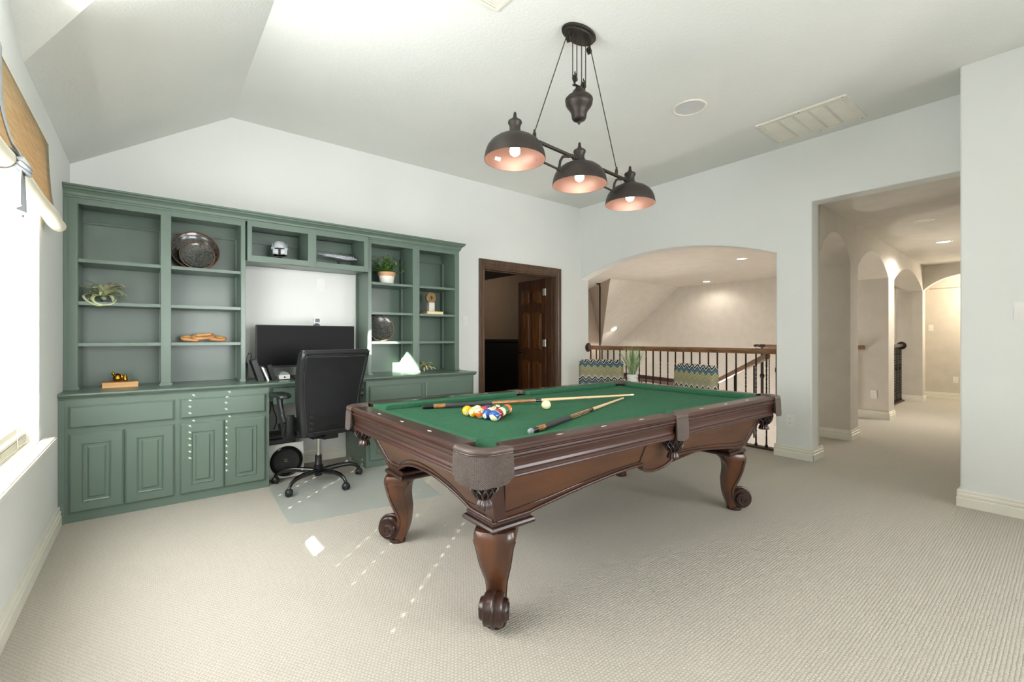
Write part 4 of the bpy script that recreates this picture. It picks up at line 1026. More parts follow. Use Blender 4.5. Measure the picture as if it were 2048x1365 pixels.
# ------------------------------------------------------------------ balls
R = .0286
BALLC = {1: 'F2B01E', 2: '1C4FA0', 3: 'C8332B', 4: '4A2E78', 5: 'E0692A', 6: '1E6B45', 7: '8E2230', 8: '141414', 9: 'F2B01E', 10: '1C4FA0', 11: 'C8332B', 12: '4A2E78', 13: 'E0692A', 14: '1E6B45', 15: '8E2230'}
IV = 'EFE6B8'
def ball_mat(n):
    m = mat('ball_%d_enamel' % n, BALLC[n], .1, coat=.5); b = m.node_tree.nodes['Principled BSDF']
    tc = N(m, 'ShaderNodeTexCoord'); nv = N(m, 'ShaderNodeVectorMath'); nv.operation = 'NORMALIZE'; Lk(m, tc.outputs['Object'], nv.inputs[0])
    sp = N(m, 'ShaderNodeSeparateXYZ'); Lk(m, nv.outputs[0], sp.inputs[0])
    ax = mth(m, 'ABSOLUTE', sp.outputs['X'])
    circ = mth(m, 'GREATER_THAN', ax, .90)
    fac = circ
    if n > 8: fac = mth(m, 'MAXIMUM', circ, mth(m, 'GREATER_THAN', mth(m, 'ABSOLUTE', sp.outputs['Z']), .52))
    mx = N(m, 'ShaderNodeMixRGB'); Lk(m, fac, mx.inputs[0]); mx.inputs[1].default_value = (*lin(BALLC[n]), 1); mx.inputs[2].default_value = (*lin(IV), 1)
    Lk(m, mx.outputs[0], b.inputs['Base Color']); return m
def sphere_obj(name, m, par):
    mb = MB(); b = bmesh.new(); bmesh.ops.create_uvsphere(b, u_segments=40, v_segments=24, radius=R); mb.add(b); return mb.build(name, m, par, smooth=180)
ink = mat('number_ink', '1A1A1A', .4)
A_ = Vector((1.385, 2.128)); B_ = Vector((1.408, 1.902)); mid = (A_+B_)/2; dn = Vector((-(A_-B_).y, (A_-B_).x)).normalized(); dn = dn if dn.x > 0 else -dn
side = 4*2*R*1.002; ab = (A_-B_).normalized(); A_ = mid+ab*side/2; B_ = mid-ab*side/2; Cc = mid+dn*side*math.sqrt(3)/2
rows = [[1, 9, 13, 2, 10], [12, 3, 15, 7], [4, 11, 6+9*0], [14, 6], [5]]
rows = [[1, 9, 13, 2, 10], [12, 3, 11, 7], [4, 8, 15], [14, 6], [5]]
cn = {1: 'yellow', 2: 'blue', 3: 'red', 4: 'purple', 5: 'orange', 6: 'green', 7: 'maroon', 8: 'black'}
where = {1: 'at the far left corner of the rack', 9: 'next to the solid yellow ball', 13: 'in the middle of the near left row', 2: 'behind the blue striped ball', 10: 'at the corner of the rack nearest the camera',
         12: 'touching the solid yellow ball from behind', 3: 'inside the rack', 11: 'inside the rack behind the solid blue ball', 7: 'next to the blue striped ball', 4: 'in the back row under the cue', 8: 'inside the rack', 15: 'in the middle of the near right row',
         14: 'in the back row beside the orange ball', 6: 'beside the solid orange ball', 5: 'at the right corner of the rack'}
rots = {1: (0, .55, -2.3), 9: (.9, .2, .4), 13: (.4, -.5, -1.6), 2: (.2, .25, -2.9), 10: (-.75, .45, -.9), 12: (.1, .0, 1.0), 3: (0, .3, .4), 11: (.0, .1, .2), 7: (0, -.4, 1), 4: (0, -.9, .3), 8: (.2, -.9, -2.2), 15: (1.2, .3, -.6), 14: (.6, -1.1, -1.9), 6: (0, .4, .2), 5: (0, .15, -1.0)}
for r_i, row in enumerate(rows):
    for k, n in enumerate(row):
        base = A_+(B_-A_)*(k/4.0)+(Cc-A_)*(r_i/4.0)
        lab = ('%s striped pool ball, ' % cn[n-8] if n > 8 else '%s solid pool ball, ' % cn[n])+where[n]
        t = thing('pool_ball', lab, 'pool ball', (base.x, base.y, BZ+R), 0, 'pool balls in the rack')
        rx, ry, rz = rots[n]; t.rotation_euler = (rx, ry, rz)
        sphere_obj('shell', ball_mat(n), t)
        for s in (1, -1):
            cu = bpy.data.curves.new('number', 'FONT'); cu.body = str(n); cu.size = .0125; cu.align_x = 'CENTER'; cu.align_y = 'CENTER'; cu.extrude = .0003
            o = bpy.data.objects.new('number', cu); o.data.materials.append(ink); C.objects.link(o); o.parent = t
            o.location = (s*(R+.0001), 0, 0); o.rotation_euler = (PI/2, 0, PI/2 if s > 0 else -PI/2)
            me = bpy.data.meshes.new_from_object(o); me.name = 'number'; q = bpy.data.objects.new('number', me); C.objects.link(q); q.parent = t; q.location = o.location; q.rotation_euler = o.rotation_euler
            if not me.materials: me.materials.append(ink)
            bpy.data.objects.remove(o)
t = thing('cue_ball', 'ivory cue ball alone beside the long cue', 'pool ball', (1.885, 2.020, BZ+R)); sphere_obj('shell', mat('ivory', 'F2EBB6', .12, coat=.5), t)
# cues
shaftm = mat('maple_shaft', 'E3C39A', .3, col2='D9B587', vscale=8, stretch=(1, 12, 12), coat=.3); birdseye = mat('figured_wood', 'A8723A', .25, col2='7C4E22', vscale=30, stretch=(1, 3, 3), coat=.6)
wrapm = mat('grey_wrap', '3A393B', .6, bump=.4, bscale=500)
def cue(label, pb, ptip, L, style):
    d = Vector(ptip)-Vector(pb); d.normalize(); t = thing('pool_cue', label, 'pool cue', pb)
    t.rotation_euler = d.to_track_quat('X', 'Z').to_euler()
    def rad(x): return .0148-(.0148-.0064)*min(1, x/L)
    def seg(name, a, b_, m, r_=0):
        mb = MB(); Mx = Matrix.Rotation(PI/2, 4, 'Y'); mb.lathe([(0, a), (rad(a)+r_, a), (rad(b_)+r_, b_), (0, b_)], 20, M=Mx); return mb.build(name, m, t, smooth=40)
    mb = MB(); mb.lathe([(0, -.006), (.010, -.005), (.0135, 0), (.0148, .006), (.0148, .012), (0, .012)], 20, M=Matrix.Rotation(PI/2, 4, 'Y')); mb.build('bumper', black_pl if style == 0 else mat('grey_bumper', '8C9496', .4), t, smooth=50)
    seg('butt_sleeve', .012, .062, gloss_black); seg('butt_ring', .062, .064, chrome_m, .0002)
    seg('lower_butt', .064, .135, birdseye); seg('wrap', .135, .435, wrapm, .0004)
    seg('forearm', .435, .735, birdseye if style == 0 else mat('inlaid_wood', '7A4C28', .25, col2='3A2012', vscale=14, stretch=(1, 8, 8), coat=.6))
    if style:
        mb = MB()
        for k in range(4):
            a = PI/2*k+.5
            mb.tube([(.45, .0118*math.cos(a), .0118*math.sin(a)), (.70, .0106*math.cos(a), .0106*math.sin(a))], .0016, 5)
        mb.build('inlay', mat('inlay', 'C9A36C', .3), t)
    seg('joint', .735, .775, gloss_black, .0003); seg('shaft', .775, L-.028, shaftm); seg('ferrule', L-.028, L-.006, white_pl); seg('tip', L-.006, L, mat('blue_tip', 'A9CFD6', .8))
    return t
cue('long cue with black wrap lying behind the racked balls', (1.300, 2.490, BZ+.0155), (2.765, 1.955, BZ+.0300), 1.49, 0)
cue('inlaid cue with grey bumper crossing under the tip of the other cue', (1.330, 1.530, BZ+.0155), (2.605, 2.008, BZ+.0075), 1.39, 1)
# ------------------------------------------------------------------ pendant over the table
LXc, LYc = 2.130, 1.977
def bz(x): return 2.338-.052*(x-LXc)
lt = thing('pendant_light', 'dark bronze three shade pulley pendant hanging over the pool table', 'pendant light', (LXc, LYc, CH))
mb = MB()
for (a, c, z0, z1) in ((.135, .078, CH, CH-.016), (.122, .066, CH-.012, CH-.030)):
    rings = []
    for z, f in ((z0, .97), (z0-.004, 1), (z1+.004, 1), (z1, .95)):
        rings.append([(LXc+a*f*math.cos(2*PI*k/40), LYc+c*f*math.sin(2*PI*k/40), z) for k in range(40)])
    mb.loft(rings)
mb.build('canopy', bronze_m, lt, smooth=40, world=True)
def pulley(name, x, y, z, r=.021):
    mb = MB(); mb.lathe([(0, -.006), (r*.5, -.006), (r*.6, -.003), (r, -.006), (r, -.003), (r*.8, 0), (r, .003), (r, .006), (r*.6, .003), (r*.5, .006), (0, .006)], 20, M=Matrix.Translation((x, y, z)) @ Matrix.Rotation(PI/2, 4, 'X'))
    mb.box(x-.004, x+.004, y-.010, y-.007, z-.022, z+.03); mb.box(x-.004, x+.004, y+.007, y+.010, z-.022, z+.03); mb.cyl((x, y-.011, z), (x, y+.011, z), .004, 8); mb.cyl((x, y, z+.028), (x, y, z+.045), .004, 8)
    return mb.build('pulley', bronze_m, lt, smooth=40, world=True)
pulley('p', LXc-.095, LYc, CH-.075); pulley('p', LXc+.095, LYc, CH-.075)
pulley('p', LXc-.038, LYc, 2.838, .020); pulley('p', LXc+.042, LYc, 2.822, .020)
cab = mat('brown_cord', '3B2E28', .7)
for x0, x1 in ((LXc-.058, LXc-.058), (LXc-.020, LXc-.020), (LXc+.024, LXc+.024), (LXc+.062, LXc+.062)):
    MB().cyl((x0, LYc, 2.83), (x0, LYc, CH-.03), .0032, 8).build('cord', cab, lt, world=True)
xa, xb = 1.752, 2.505
MB().cyl((LXc-.116, LYc, CH-.078), (xa, LYc, bz(xa)+.045), .0032, 8).build('cord', cab, lt, world=True)
MB().cyl((LXc+.116, LYc, CH-.078), (xb, LYc, bz(xb)+.045), .0032, 8).build('cord', cab, lt, world=True)
# counterweight
mb = MB(); mb.lathe([(0, 2.797), (.022, 2.796), (.026, 2.785), (.040, 2.770), (.046, 2.752), (.050, 2.745), (.074, 2.735), (.086, 2.722), (.088, 2.712), (.083, 2.706), (.0855, 2.700), (.084, 2.688), (.077, 2.674), (.064, 2.658), (.053, 2.640), (.048, 2.620), (.046, 2.602), (.040, 2.590), (.026, 2.582), (.014, 2.579), (.010, 2.578), (.010, 2.570), (.004, 2.560), (0, 2.560)], 40, c=(LXc, LYc, 0))
mb.box(LXc-.05, LXc+.05, LYc-.008, LYc+.008, 2.798, 2.803); mb.cyl((LXc-.038, LYc, 2.79), (LXc-.038, LYc, 2.82), .004, 8); mb.cyl((LXc+.042, LYc, 2.79), (LXc+.042, LYc, 2.805), .004, 8); mb.sphere((LXc-.05, LYc, 2.795), .008, 8); mb.sphere((LXc+.05, LYc, 2.795), .008, 8)
mb.build('counterweight', bronze_m, lt, smooth=45, world=True)
mb = MB(); mb.cyl((1.60, LYc, bz(1.60)), (2.66, LYc, bz(2.66)), .011, 14); mb.build('cross_bar', bronze_m, lt, smooth=60, world=True)
for x in (xa, xb):
    mb = MB(); z = bz(x); mb.lathe([(.0, z+.062), (.006, z+.060), (.007, z+.045), (.011, z+.040), (.011, z+.012), (.006, z), (0, z)], 14, c=(x, LYc, 0)); mb.build('cord_socket', bronze_m, lt, smooth=40, world=True)
SX = [1.605, 2.135, 2.655]
def shade(x, first):
    z = bz(x)-.160; R = .173
    rim = mb = MB()
    outer = [(R, z), (R*.995, z+.012), (R*.965, z+.040), (R*.90, z+.070), (R*.79, z+.096), (R*.63, z+.117), (R*.44, z+.132), (.052, z+.140), (.048, z+.148), (.038, z+.152)]
    inner = [(r-.003, zz-.003) for r, zz in reversed(outer[:-1])]; inner[-1] = (R-.003, z)
    mb.lathe(outer+[(0, z+.152)], 56, c=(x, LYc, 0)); sh = mb.build('shade', bronze_m, lt, smooth=40, world=True)
    mb = MB(); mb.lathe([(0, z+.138)]+inner+[(R, z)], 56, c=(x, LYc, 0)); li = mb.build('shade_lining', copper_m, lt, smooth=40, world=True); li.parent = sh; li.matrix_parent_inverse = Matrix.Identity(4)
    mb = MB(); mb.lathe([(0, z+.15), (.036, z+.152), (.033, z+.165), (.030, z+.178), (.033, z+.196), (.039, z+.205), (.040, z+.213), (.036, z+.220), (.024, z+.224), (.016, z+.232), (.010, z+.246), (.0085, z+.262), (.006, z+.268), (0, z+.268)], 28, c=(x, LYc, 0)); mb.build('finial', bronze_m, lt, smooth=40, world=True)
    mb = MB(); mb.lathe([(0, z+.118), (.016, z+.116), (.018, z+.09), (.016, z+.085), (0, z+.085)], 18, c=(x, LYc, 0)); mb.build('socket', bronze_m, lt, smooth=40, world=True)
    mb = MB(); mb.lathe([(0, z+.022), (.014, z+.024), (.026, z+.034), (.030, z+.050), (.027, z+.064), (.018, z+.078), (.014, z+.088), (0, z+.09)], 24, c=(x, LYc, 0)); mb.build('bulb', bulb_m, lt, smooth=60, world=True)
    l = lamp('pendant_bulb_lamp', 'POINT', (x, LYc, z+.012), .65, (1, .90, .80), radius=.025); 
    if first:
        # white sticker on the far lining
        mb = MB(); b = bmesh.new(); rr = lambda dz: R*(.965-(dz-.040)*2.17)-.0055
        b.faces.new([b.verts.new((x+rr(dz)*math.cos(an), LYc+rr(dz)*math.sin(an), z+dz)) for an, dz in ((math.radians(84), .044), (math.radians(99), .044), (math.radians(99), .062), (math.radians(84), .064))]); mb.add(b); s_ = mb.build('sticker', white_pl, lt, world=True); s_.parent = sh; s_.matrix_parent_inverse = Matrix.Identity(4)
for i, x in enumerate(SX): shade(x, i == 0)
for i, (a, b_) in enumerate(((1.60, 2.135), (2.135, 2.655))):
    zl = -.115; x1 = b_-.184
    mb = MB(); mb.cyl((a+.168, LYc, bz(a)+zl), (x1, LYc, bz(x1)+zl), .007, 10); mb.lathe([(0, -.012), (.012, -.010), (.012, .006), (0, .010)], 12, M=Matrix.Translation((x1, LYc, bz(x1)+zl)) @ Matrix.Rotation(PI/2, 4, 'Y'))
    z0 = bz(x1)+zl; mb.tube([(x1+.002, LYc, z0), (x1+.004, LYc, z0+.02), (x1+.012, LYc, z0+.055), (x1+.032, LYc, z0+.085), (x1+.06, LYc, z0+.096), (x1+.085, LYc, z0+.100), (x1+.12, LYc, z0+.118)], .0085, 10)
    mb.build('scroll_arm', bronze_m, lt, smooth=50, world=True)
    mb = MB()
    for xx in (a+.115, b_-.045): mb.lathe([(.011, -.010), (.017, -.008), (.017, .008), (.011, .010)], 16, M=Matrix.Translation((xx, LYc, bz(xx))) @ Matrix.Rotation(PI/2, 4, 'Y')); mb.sphere((xx, LYc, bz(xx)+.018), .007, 8)
    mb.build('bar_collar', bronze_m, lt, smooth=40, world=True)

# ------------------------------------------------------------------ office chair
oc = thing('office_chair', 'black leatherette office chair on casters, seen from behind at the desk', 'office chair', (1.090, 3.925, 0), math.radians(7))
# floor mat first (things stand on it)
mt = MB(); pts = [(.73, 4.02), (.722, 3.98), (.70, 3.20), (.712, 3.155), (.75, 3.130), (1.55, 3.015), (1.60, 3.05), (1.62, 3.10), (1.80, 3.98), (1.79, 4.02), (1.75, 4.05), (.77, 4.06)]
pts = [(.738, 4.02), (.700, 3.22), (.712, 3.165), (.755, 3.135), (1.70, 3.02), (1.74, 3.05), (1.86, 3.95), (1.84, 4.0), (1.78, 4.03), (.78, 4.065), (.75, 4.055)]
mt.prism(pts, 2, .0005, .0030)
o = mt.build('chair_mat', mat_m, bevel=.001); tag(solo(o), 'translucent grey vinyl mat on the carpet under the office chair', 'chair mat')
ZM = .0030
legm = MATS['gloss_black']
for k in range(5):
    a = math.radians(72*k-5); ca, sa = math.cos(a), math.sin(a)
    P = lambda r, z: (ca*r, sa*r, z)
    mb = MB(); mb.tube([P(.02, .105), P(.10, .112), (P(.20, .118)), P(.27, .112), P(.315, .095), P(.338, .070), P(.343, .055)], [.020, .019, .017, .0155, .014, .013, .012], 10, flat=(.85, 1.15)); mb.build('leg', legm, oc, smooth=60)
    cs = MB(); cx, cy = P(.343, 0)[:2]; sw = a+[.6, -.4, 1.2, 2.2, .2][k]
    M = Matrix.Translation((cx, cy, ZM+.027)) @ Matrix.Rotation(sw, 4, 'Z')
    for s in (-1, 1): cs.lathe([(0, -.008), (.022, -.008), (.027, -.004), (.027, .004), (.022, .008), (0, .008)], 20, M=M @ Matrix.Translation((0, s*.014, 0)) @ Matrix.Rotation(PI/2, 4, 'X'))
    b = bmesh.new(); cs.lathe([(.0, .012), (.029, .0), (.030, .012), (.022, .026), (.012, .032), (0, .033)], 16, M=M @ Matrix.Translation((0, 0, 0)))
    cs.build('caster', black_pl, oc, smooth=50)
mb = MB(); mb.lathe([(0, .065), (.030, .066), (.034, .075), (.034, .125), (.038, .130), (.038, .150), (.030, .155), (.026, .160), (.026, .235), (.0, .235)], 24); mb.build('hub', black_pl, oc, smooth=40)
MB().lathe([(0, .23), (.0135, .23), (.0135, .40), (0, .40)], 18).build('gas_lift', chrome_m, oc, smooth=40)
MB().box(-.10, .10, -.13, .12, .395, .425, .004).build('tilt_mechanism', black_pl, oc)
mb = MB(); mb.tube([(.08, 0, .41), (.20, -.02, .405), (.26, -.03, .40)], .005, 6); mb.tube([(.24, -.03, .402), (.30, -.04, .398)], .011, 8, flat=(1.3, .6)); mb.build('height_lever', black_pl, oc, smooth=60)
# seat: faces +y; back is toward -y
def cushion(w_, l_, z0, z1, cy, crown=.03):
    rings = []
    for f, inset in ((0, .03), (.25, .006), (.6, 0), (.88, .02), (1, .055)):
        z = z0+(z1-z0)*f
        rings.append([(x, cy+y, z+(crown*(1-(abs(x)/(w_/2))**2)*(f**2)*.4)) for x, y in rrect(w_-inset*2, l_-inset*2, .07)])
    return rings
mb = MB(); mb.loft(cushion(.50, .48, .428, .525, .02)); mb.build('seat', leatherette, oc, smooth=60)
# back: curved loft up its height
def bcen(z):
    t = (z-.44)/(1.11-.44); return -.235-.10*t+.055*math.sin(PI*t)-.02*t*t
rings = []; zs = [.445, .452, .48, .56, .66, .76, .86, .96, 1.04, 1.085, 1.104, 1.112]
for i, z in enumerate(zs):
    t = (z-.44)/.67; wdt = .455+.085*min(1, t*1.35)-(.0 if z < 1.08 else .012*(z-1.08)/.03); th_ = .095 if .46 < z < 1.09 else .075 if z < .46 else .078-(z-1.085)*1.3
    y = bcen(z); ring = []
    for x, yy in rrect(wdt, th_, min(.028, th_*.42), 4):
        ring.append((x, y+yy+.020*(abs(x)/(wdt/2))**2, z))
    rings.append(ring)
mb = MB(); mb.loft(rings); bk = mb.build('backrest', leatherette, oc, smooth=50)
# rear panel raised with welt
rings = []
def bw(z): t = (z-.44)/.67; return .455+.085*min(1, t*1.35)
mb = MB(); path = []
for z in [.475+.0*k for k in range(1)]: pass
zz_ = [.475+(1.062-.475)*k/14 for k in range(15)]
def by(z, x): return bcen(z)-.0475+.020*(abs(x)/(bw(z)/2))**2
L_ = [(-(bw(z)/2-.030), by(z, bw(z)/2-.03)-.003, z) for z in zz_]; R_ = [(bw(z)/2-.030, by(z, bw(z)/2-.03)-.003, z) for z in zz_]
top_ = [(-(bw(1.062)/2-.030)+.0+(2*(bw(1.062)/2-.030))*k/10, by(1.075, -(bw(1.062)/2-.03)+(2*(bw(1.062)/2-.03))*k/10)-.003, 1.072) for k in range(1, 10)]
bot_ = [((bw(.475)/2-.030)-(2*(bw(.475)/2-.030))*k/10, by(.468, (bw(.475)/2-.03)-(2*(bw(.475)/2-.03))*k/10)-.003, .466) for k in range(1, 10)]
mb.tube(L_+top_+list(reversed(R_))+bot_, .0042, 6, loop=True); mb.build('welt', leatherette, bk, smooth=60)
mb = MB(); off = .010
mb.tube([(x*(.965), y-.0005, z if .47 < z < 1.07 else z+(-.012 if z > 1 else .012)) for x, y, z in L_+top_+list(reversed(R_))+bot_], .0011, 5, loop=True); mb.build('stitching', mat('stitch', '5A5E60', .7), bk)
mb = MB()
for s in (-1, 1): mb.tube([(s*(bw(1.06)/2-.028), by(1.072, bw(1.06)/2-.03)-.002, 1.072), (s*(bw(1.09)/2-.006), bcen(1.09)-.020, 1.098), (s*(bw(1.09)/2-.004), bcen(1.1)+.02, 1.100)], .003, 6)
mb.build('corner_seam', leatherette, bk, smooth=60)
MB().box(-.06, .06, -.245, -.12, .405, .432, .006).box(-.05, .05, -.262, -.235, .41, .52, .004).build('back_bracket', black_pl, oc)
for s in (-1, 1):
    mb = MB(); mb.tube([(s*.235, -.10, .425), (s*.285, -.11, .44), (s*.300, -.13, .50), (s*.300, -.15, .56)], [.024, .028, .028, .024], 10, flat=(.8, 1.4))
    mb.tube([(s*.300, -.135, .50), (s*.302, -.10, .54), (s*.302, -.05, .60), (s*.302, -.01, .68), (s*.300, .01, .735)], [.032, .030, .026, .024, .028], 12, flat=(.75, 1.35))
    mb.tube([(s*.292, -.20, .62), (s*.292, -.20, .52), (s*.285, -.17, .455), (s*.24, -.10, .42)], [.022, .024, .025, .022], 10, flat=(.8, 1.25))
    mb.cyl((s*.280, -.125, .515), (s*.318, -.125, .515), .030, 18); mb.build('arm_frame', black_pl, oc, smooth=55)
    rings = []
    for z, k_ in ((.735, .85), (.742, 1), (.758, 1), (.770, .85), (.773, .6)): rings.append([(s*.300+x*k_, -.012+y*k_, z+.006*math.cos(y*9)) for x, y in rrect(.100, .255, .046)])
    mb = MB(); mb.loft(rings); mb.build('arm_pad', leatherette, oc, smooth=60)

# ------------------------------------------------------------------ desk things
t = thing('monitor', 'wide black ultrawide monitor standing on the green desk', 'monitor', (1.122, 4.42, CT))
mb = MB(); mb.box(.706, 1.540, 4.355, 4.400, .945, 1.316, .004); mb.build('housing', black_pl, t, world=True)
mb = MB(); mb.box(.711, 1.535, 4.3535, 4.3552, .963, 1.311); mb.build('screen', screen_m, t, world=True)
mb = MB(); mb.box(.706, 1.540, 4.352, 4.356, .945, .961, .001); mb.build('lower_bezel', mat('dark_grey_bezel', '2C2D30', .4), t, world=True)
mb = MB(); mb.box(1.09, 1.16, 4.40, 4.43, CT+.008, 1.12); mb.box(.99, 1.26, 4.38, 4.56, CT+.0005, CT+.010, .003); mb.build('stand', black_pl, t, world=True)
t = thing('webcam', 'small silver and black webcam clipped on top of the monitor', 'webcam', (1.200, 4.37, 1.3165))
mb = MB(); mb.box(-.024, .024, -.015, .035, 0, .012, .003); mb.box(-.012, .012, -.005, .01, .010, .022); mb.build('clip', black_pl, t)
mb = MB(); mb.prism([(x, y+.047) for x, y in rrect(.066, .052, .016)], 1, -.016, .014); mb.build('body', mat('silver_plastic', 'C9CCCF', .35), t, bevel=.002)
mb = MB(); mb.prism([(x, y+.047) for x, y in rrect(.040, .032, .008)], 1, -.0185, -.0155); mb.build('lens_window', mat('lens_black', '4A4C50', .2), t)
# devices at the left of the desk
def leaner(name, label, cat, x, y, w_, d_, h_, lean, m, rz=0):
    t = thing(name, label, cat, (x, y, CT+.001), rz); t.rotation_euler = (0, lean, rz)
    mb = MB(); mb.box(-w_/2, w_/2, -d_/2, d_/2, 0, h_, .002); mb.build('shell', m, t); return t
leaner('modem', 'black box shaped network device leaning at the left end of the desk', 'network device', .722, 4.285, .040, .13, .185, -.30, black_pl)
leaner('router', 'thin white router standing between two black devices on the desk', 'router', .775, 4.28, .012, .12, .125, -.38, white_pl)
leaner('dock', 'small black dock leaning beside the white router', 'docking station', .822, 4.285, .030, .11, .140, -.30, black_pl)
leaner('network_switch', 'dark boxy device in the left corner of the desk by the bookcase', 'network device', .644, 4.50, .030, .10, .145, 0, black_pl)
mb = MB(); mb.tube([(.640, 4.40, CT+.006), (.640, 4.40, CT+.15), (.643, 4.40, 1.04), (.655, 4.39, 1.075), (.672, 4.39, 1.07), (.676, 4.39, 1.045), (.664, 4.38, 1.01)], .0028, 7)
tag(solo(mb.build('cable', black_pl, smooth=60)), 'thin black cable curling up above the devices at the left of the desk', 'cable')
t = thing('alarm_clock', 'small white desk radio with a rounded top in front of the monitor', 'clock radio', (.905, 4.300, CT+.0005), .1)
mb = MB(); mb.box(-.045, .045, -.03, .03, .004, .040, .003); mb.build('body', white_pl, t)
mb = MB(); mb.prism([(.040*math.cos(PI*k/14), .040+.028*math.sin(PI*k/14)) for k in range(15)], 1, -.022, .022); mb.build('dome', mat('grey_silver', 'AEB3B4', .3, metal=.4), t, bevel=.002)
mb = MB(); mb.cyl((0, -.031, .022), (0, -.034, .022), .007, 12); mb.build('dial', black_pl, t)
mb = MB(); mb.box(-.03, -.02, -.02, .02, 0, .005); mb.box(.02, .03, -.02, .02, 0, .005); mb.build('foot', black_pl, t)
t = thing('keyboard', 'black keyboard lying on the desk under the monitor', 'keyboard', (1.16, 4.27, CT+.0005), .02)
mb = MB(); mb.prism([(-.065, 0), (.065, 0), (.065, .030), (-.065, .012)], 0, -.20, .20); mb.build('case', black_pl, t, bevel=.002)
mb = MB()
for i in range(14):
    for j in range(5): x = -.185+i*.0272; y = -.052+j*.0235; z = .0125+(y+.065)/.13*.018; mb.box(x, x+.023, y, y+.019, z, z+.005)
mb.build('keys', mat('key_plastic', '24262A', .5), t)
# under the desk
t = thing('subwoofer', 'white subwoofer box with a large round black driver under the desk', 'speaker', (.910, 4.34, 0))
mb = MB(); mb.box(.772, 1.046, 4.205, 4.50, .012, .302, .004); mb.build('cabinet', mat('pale_speaker_box', 'CFCFC8', .5), t, world=True)
for xx in (.79, 1.00):
    for yy in (4.22, 4.45): MB().box(xx, xx+.03, yy, yy+.03, .0, .013).build('foot', black_pl, t, world=True)
Mx = Matrix.Translation((.907, 4.205, .155)) @ Matrix.Rotation(PI/2, 4, 'X')
mb = MB(); mb.lathe([(.098, -.002), (.128, -.002), (.128, .012), (.118, .020), (.104, .016), (.098, .004)], 48, M=Mx); mb.build('driver_ring', gloss_black, t, smooth=40, world=True)
mb = MB(); mb.lathe([(0, .010), (.03, .008), (.085, .002), (.100, .008), (.100, -.003), (0, -.003)], 48, M=Mx); mb.build('grille', mat('grille_black', '131313', .6, bump=.5, bscale=400), t, smooth=40, world=True)
mb = MB(); mb.tube([Mx @ Vector((-.006+.009*math.cos(a), .010+.009*math.sin(a), .0105)) for a in [math.radians(50+260*k/10) for k in range(11)]], .0018, 5); mb.tube([Mx @ Vector(p) for p in ((.000, .014, .0105), (.008, .016, .0105))], .0018, 5); mb.box(.892, .922, 4.194, 4.1955, .150, .152)
mb.build('emblem', mat('emblem_grey', '9A9C9A', .4), t, world=True)
t = thing('backup_box', 'black power backup box resting on top of the white subwoofer', 'power supply', (.885, 4.36, .303))
mb = MB(); mb.box(.765, .985, 4.215, 4.48, .303, .345, .004); mb.box(.775, .97, 4.24, 4.47, .345, .375, .004); mb.build('shell', black_pl, t, world=True, bevel=.002)
rnd = random.Random(5)
for k, (x, lab) in enumerate(((.79, 'leftmost black cable hanging under the desk'), (.835, 'second black cable from the left under the desk, bowed'), (.875, 'rightmost black cable hanging under the desk drawer'))):
    pts = [(x, 4.50, .678)]+[(x+rnd.uniform(-.02, .02)-.03*i/5*(k == 1), 4.50+rnd.uniform(-.015, .01), .678-.30*i/5) for i in range(1, 5)]+[(x-.01, 4.49, .382)]
    mb = MB(); mb.tube(pts, .004, 7); tag(solo(mb.build('cable', black_pl, smooth=60)), lab, 'cable')
# ------------------------------------------------------------------ railing in the wide arch
RX = 5.205
rl = thing('stair_railing', 'dark iron baluster railing with a brown wooden handrail across the wide arch', 'railing', (RX, 3.28, 0))
def hr_prof(w_=.062, h_=.060): return [(-.020, -.5*h_), (.020, -.5*h_), (.026, -.2*h_), (.031, .05*h_), (.030, .30*h_), (.018, .48*h_), (0, .52*h_), (-.018, .48*h_), (-.030, .30*h_), (-.031, .05*h_), (-.026, -.2*h_)]
HZ = 1.060
mb = MB(); mb.loft([[(RX+x, y, HZ+z) for x, z in hr_prof()] for y in (1.935, YB-.012)]); mb.build('handrail', handrail_wood, rl, smooth=50, world=True)
mb = MB(); mb.lathe([(0, .0), (.066, 0), (.070, .006), (.060, .014), (.050, .016), (0, .020)], 32, M=Matrix.Translation((RX, YB, HZ)) @ Matrix.Rotation(PI/2, 4, 'X')); mb.build('rosette', dark_wood, rl, smooth=40, world=True)
MB().box(RX-.045, RX+.045, 1.93, YB, .0, .022, .004).build('shoe_rail', mat('shoe_wood', '4A3426', .45), rl, world=True)
bp = []
def baluster(y, kind, x=RX, z1=HZ-.03, par=None, world=True):
    mb = MB(); h_ = .0065
    n_ = 30 if kind else 2
    rings = []
    for i in range(n_+1):
        z = .022+(z1-.022)*i/n_; f = (z-.022)/(z1-.022)
        a = 0
        if kind == 1 and .12 < f < .88: a = (f-.12)/.76*PI*8
        elif kind == 1 and f >= .88: a = PI*8
        rings.append([(x+h_*1.414*math.cos(a+PI/4+PI/2*k), y+h_*1.414*math.sin(a+PI/4+PI/2*k), z) for k in range(4)])
    mb.loft(rings)
    mb.lathe([(0, .02), (.017, .021), (.017, .034), (.011, .046), (.009, .058), (0, .058)], 10, c=(x, y, 0))
    if kind == 2:
        for k in range(4):
            mb.tube([(x+.018*math.sin(PI*j/8)*math.cos(k*PI/2+j*.35), y+.018*math.sin(PI*j/8)*math.sin(k*PI/2+j*.35), .60+.11*j/8) for j in range(9)], .004, 5)
    return mb.build('baluster', iron_m, par or rl, world=world)
y = YB-.055; i = 0
while y > 1.98:
    baluster(y, (0, 1, 1, 1, 0)[i % 5] if i % 5 else 0); y -= .1085; i += 1
baluster(1.955, 0)
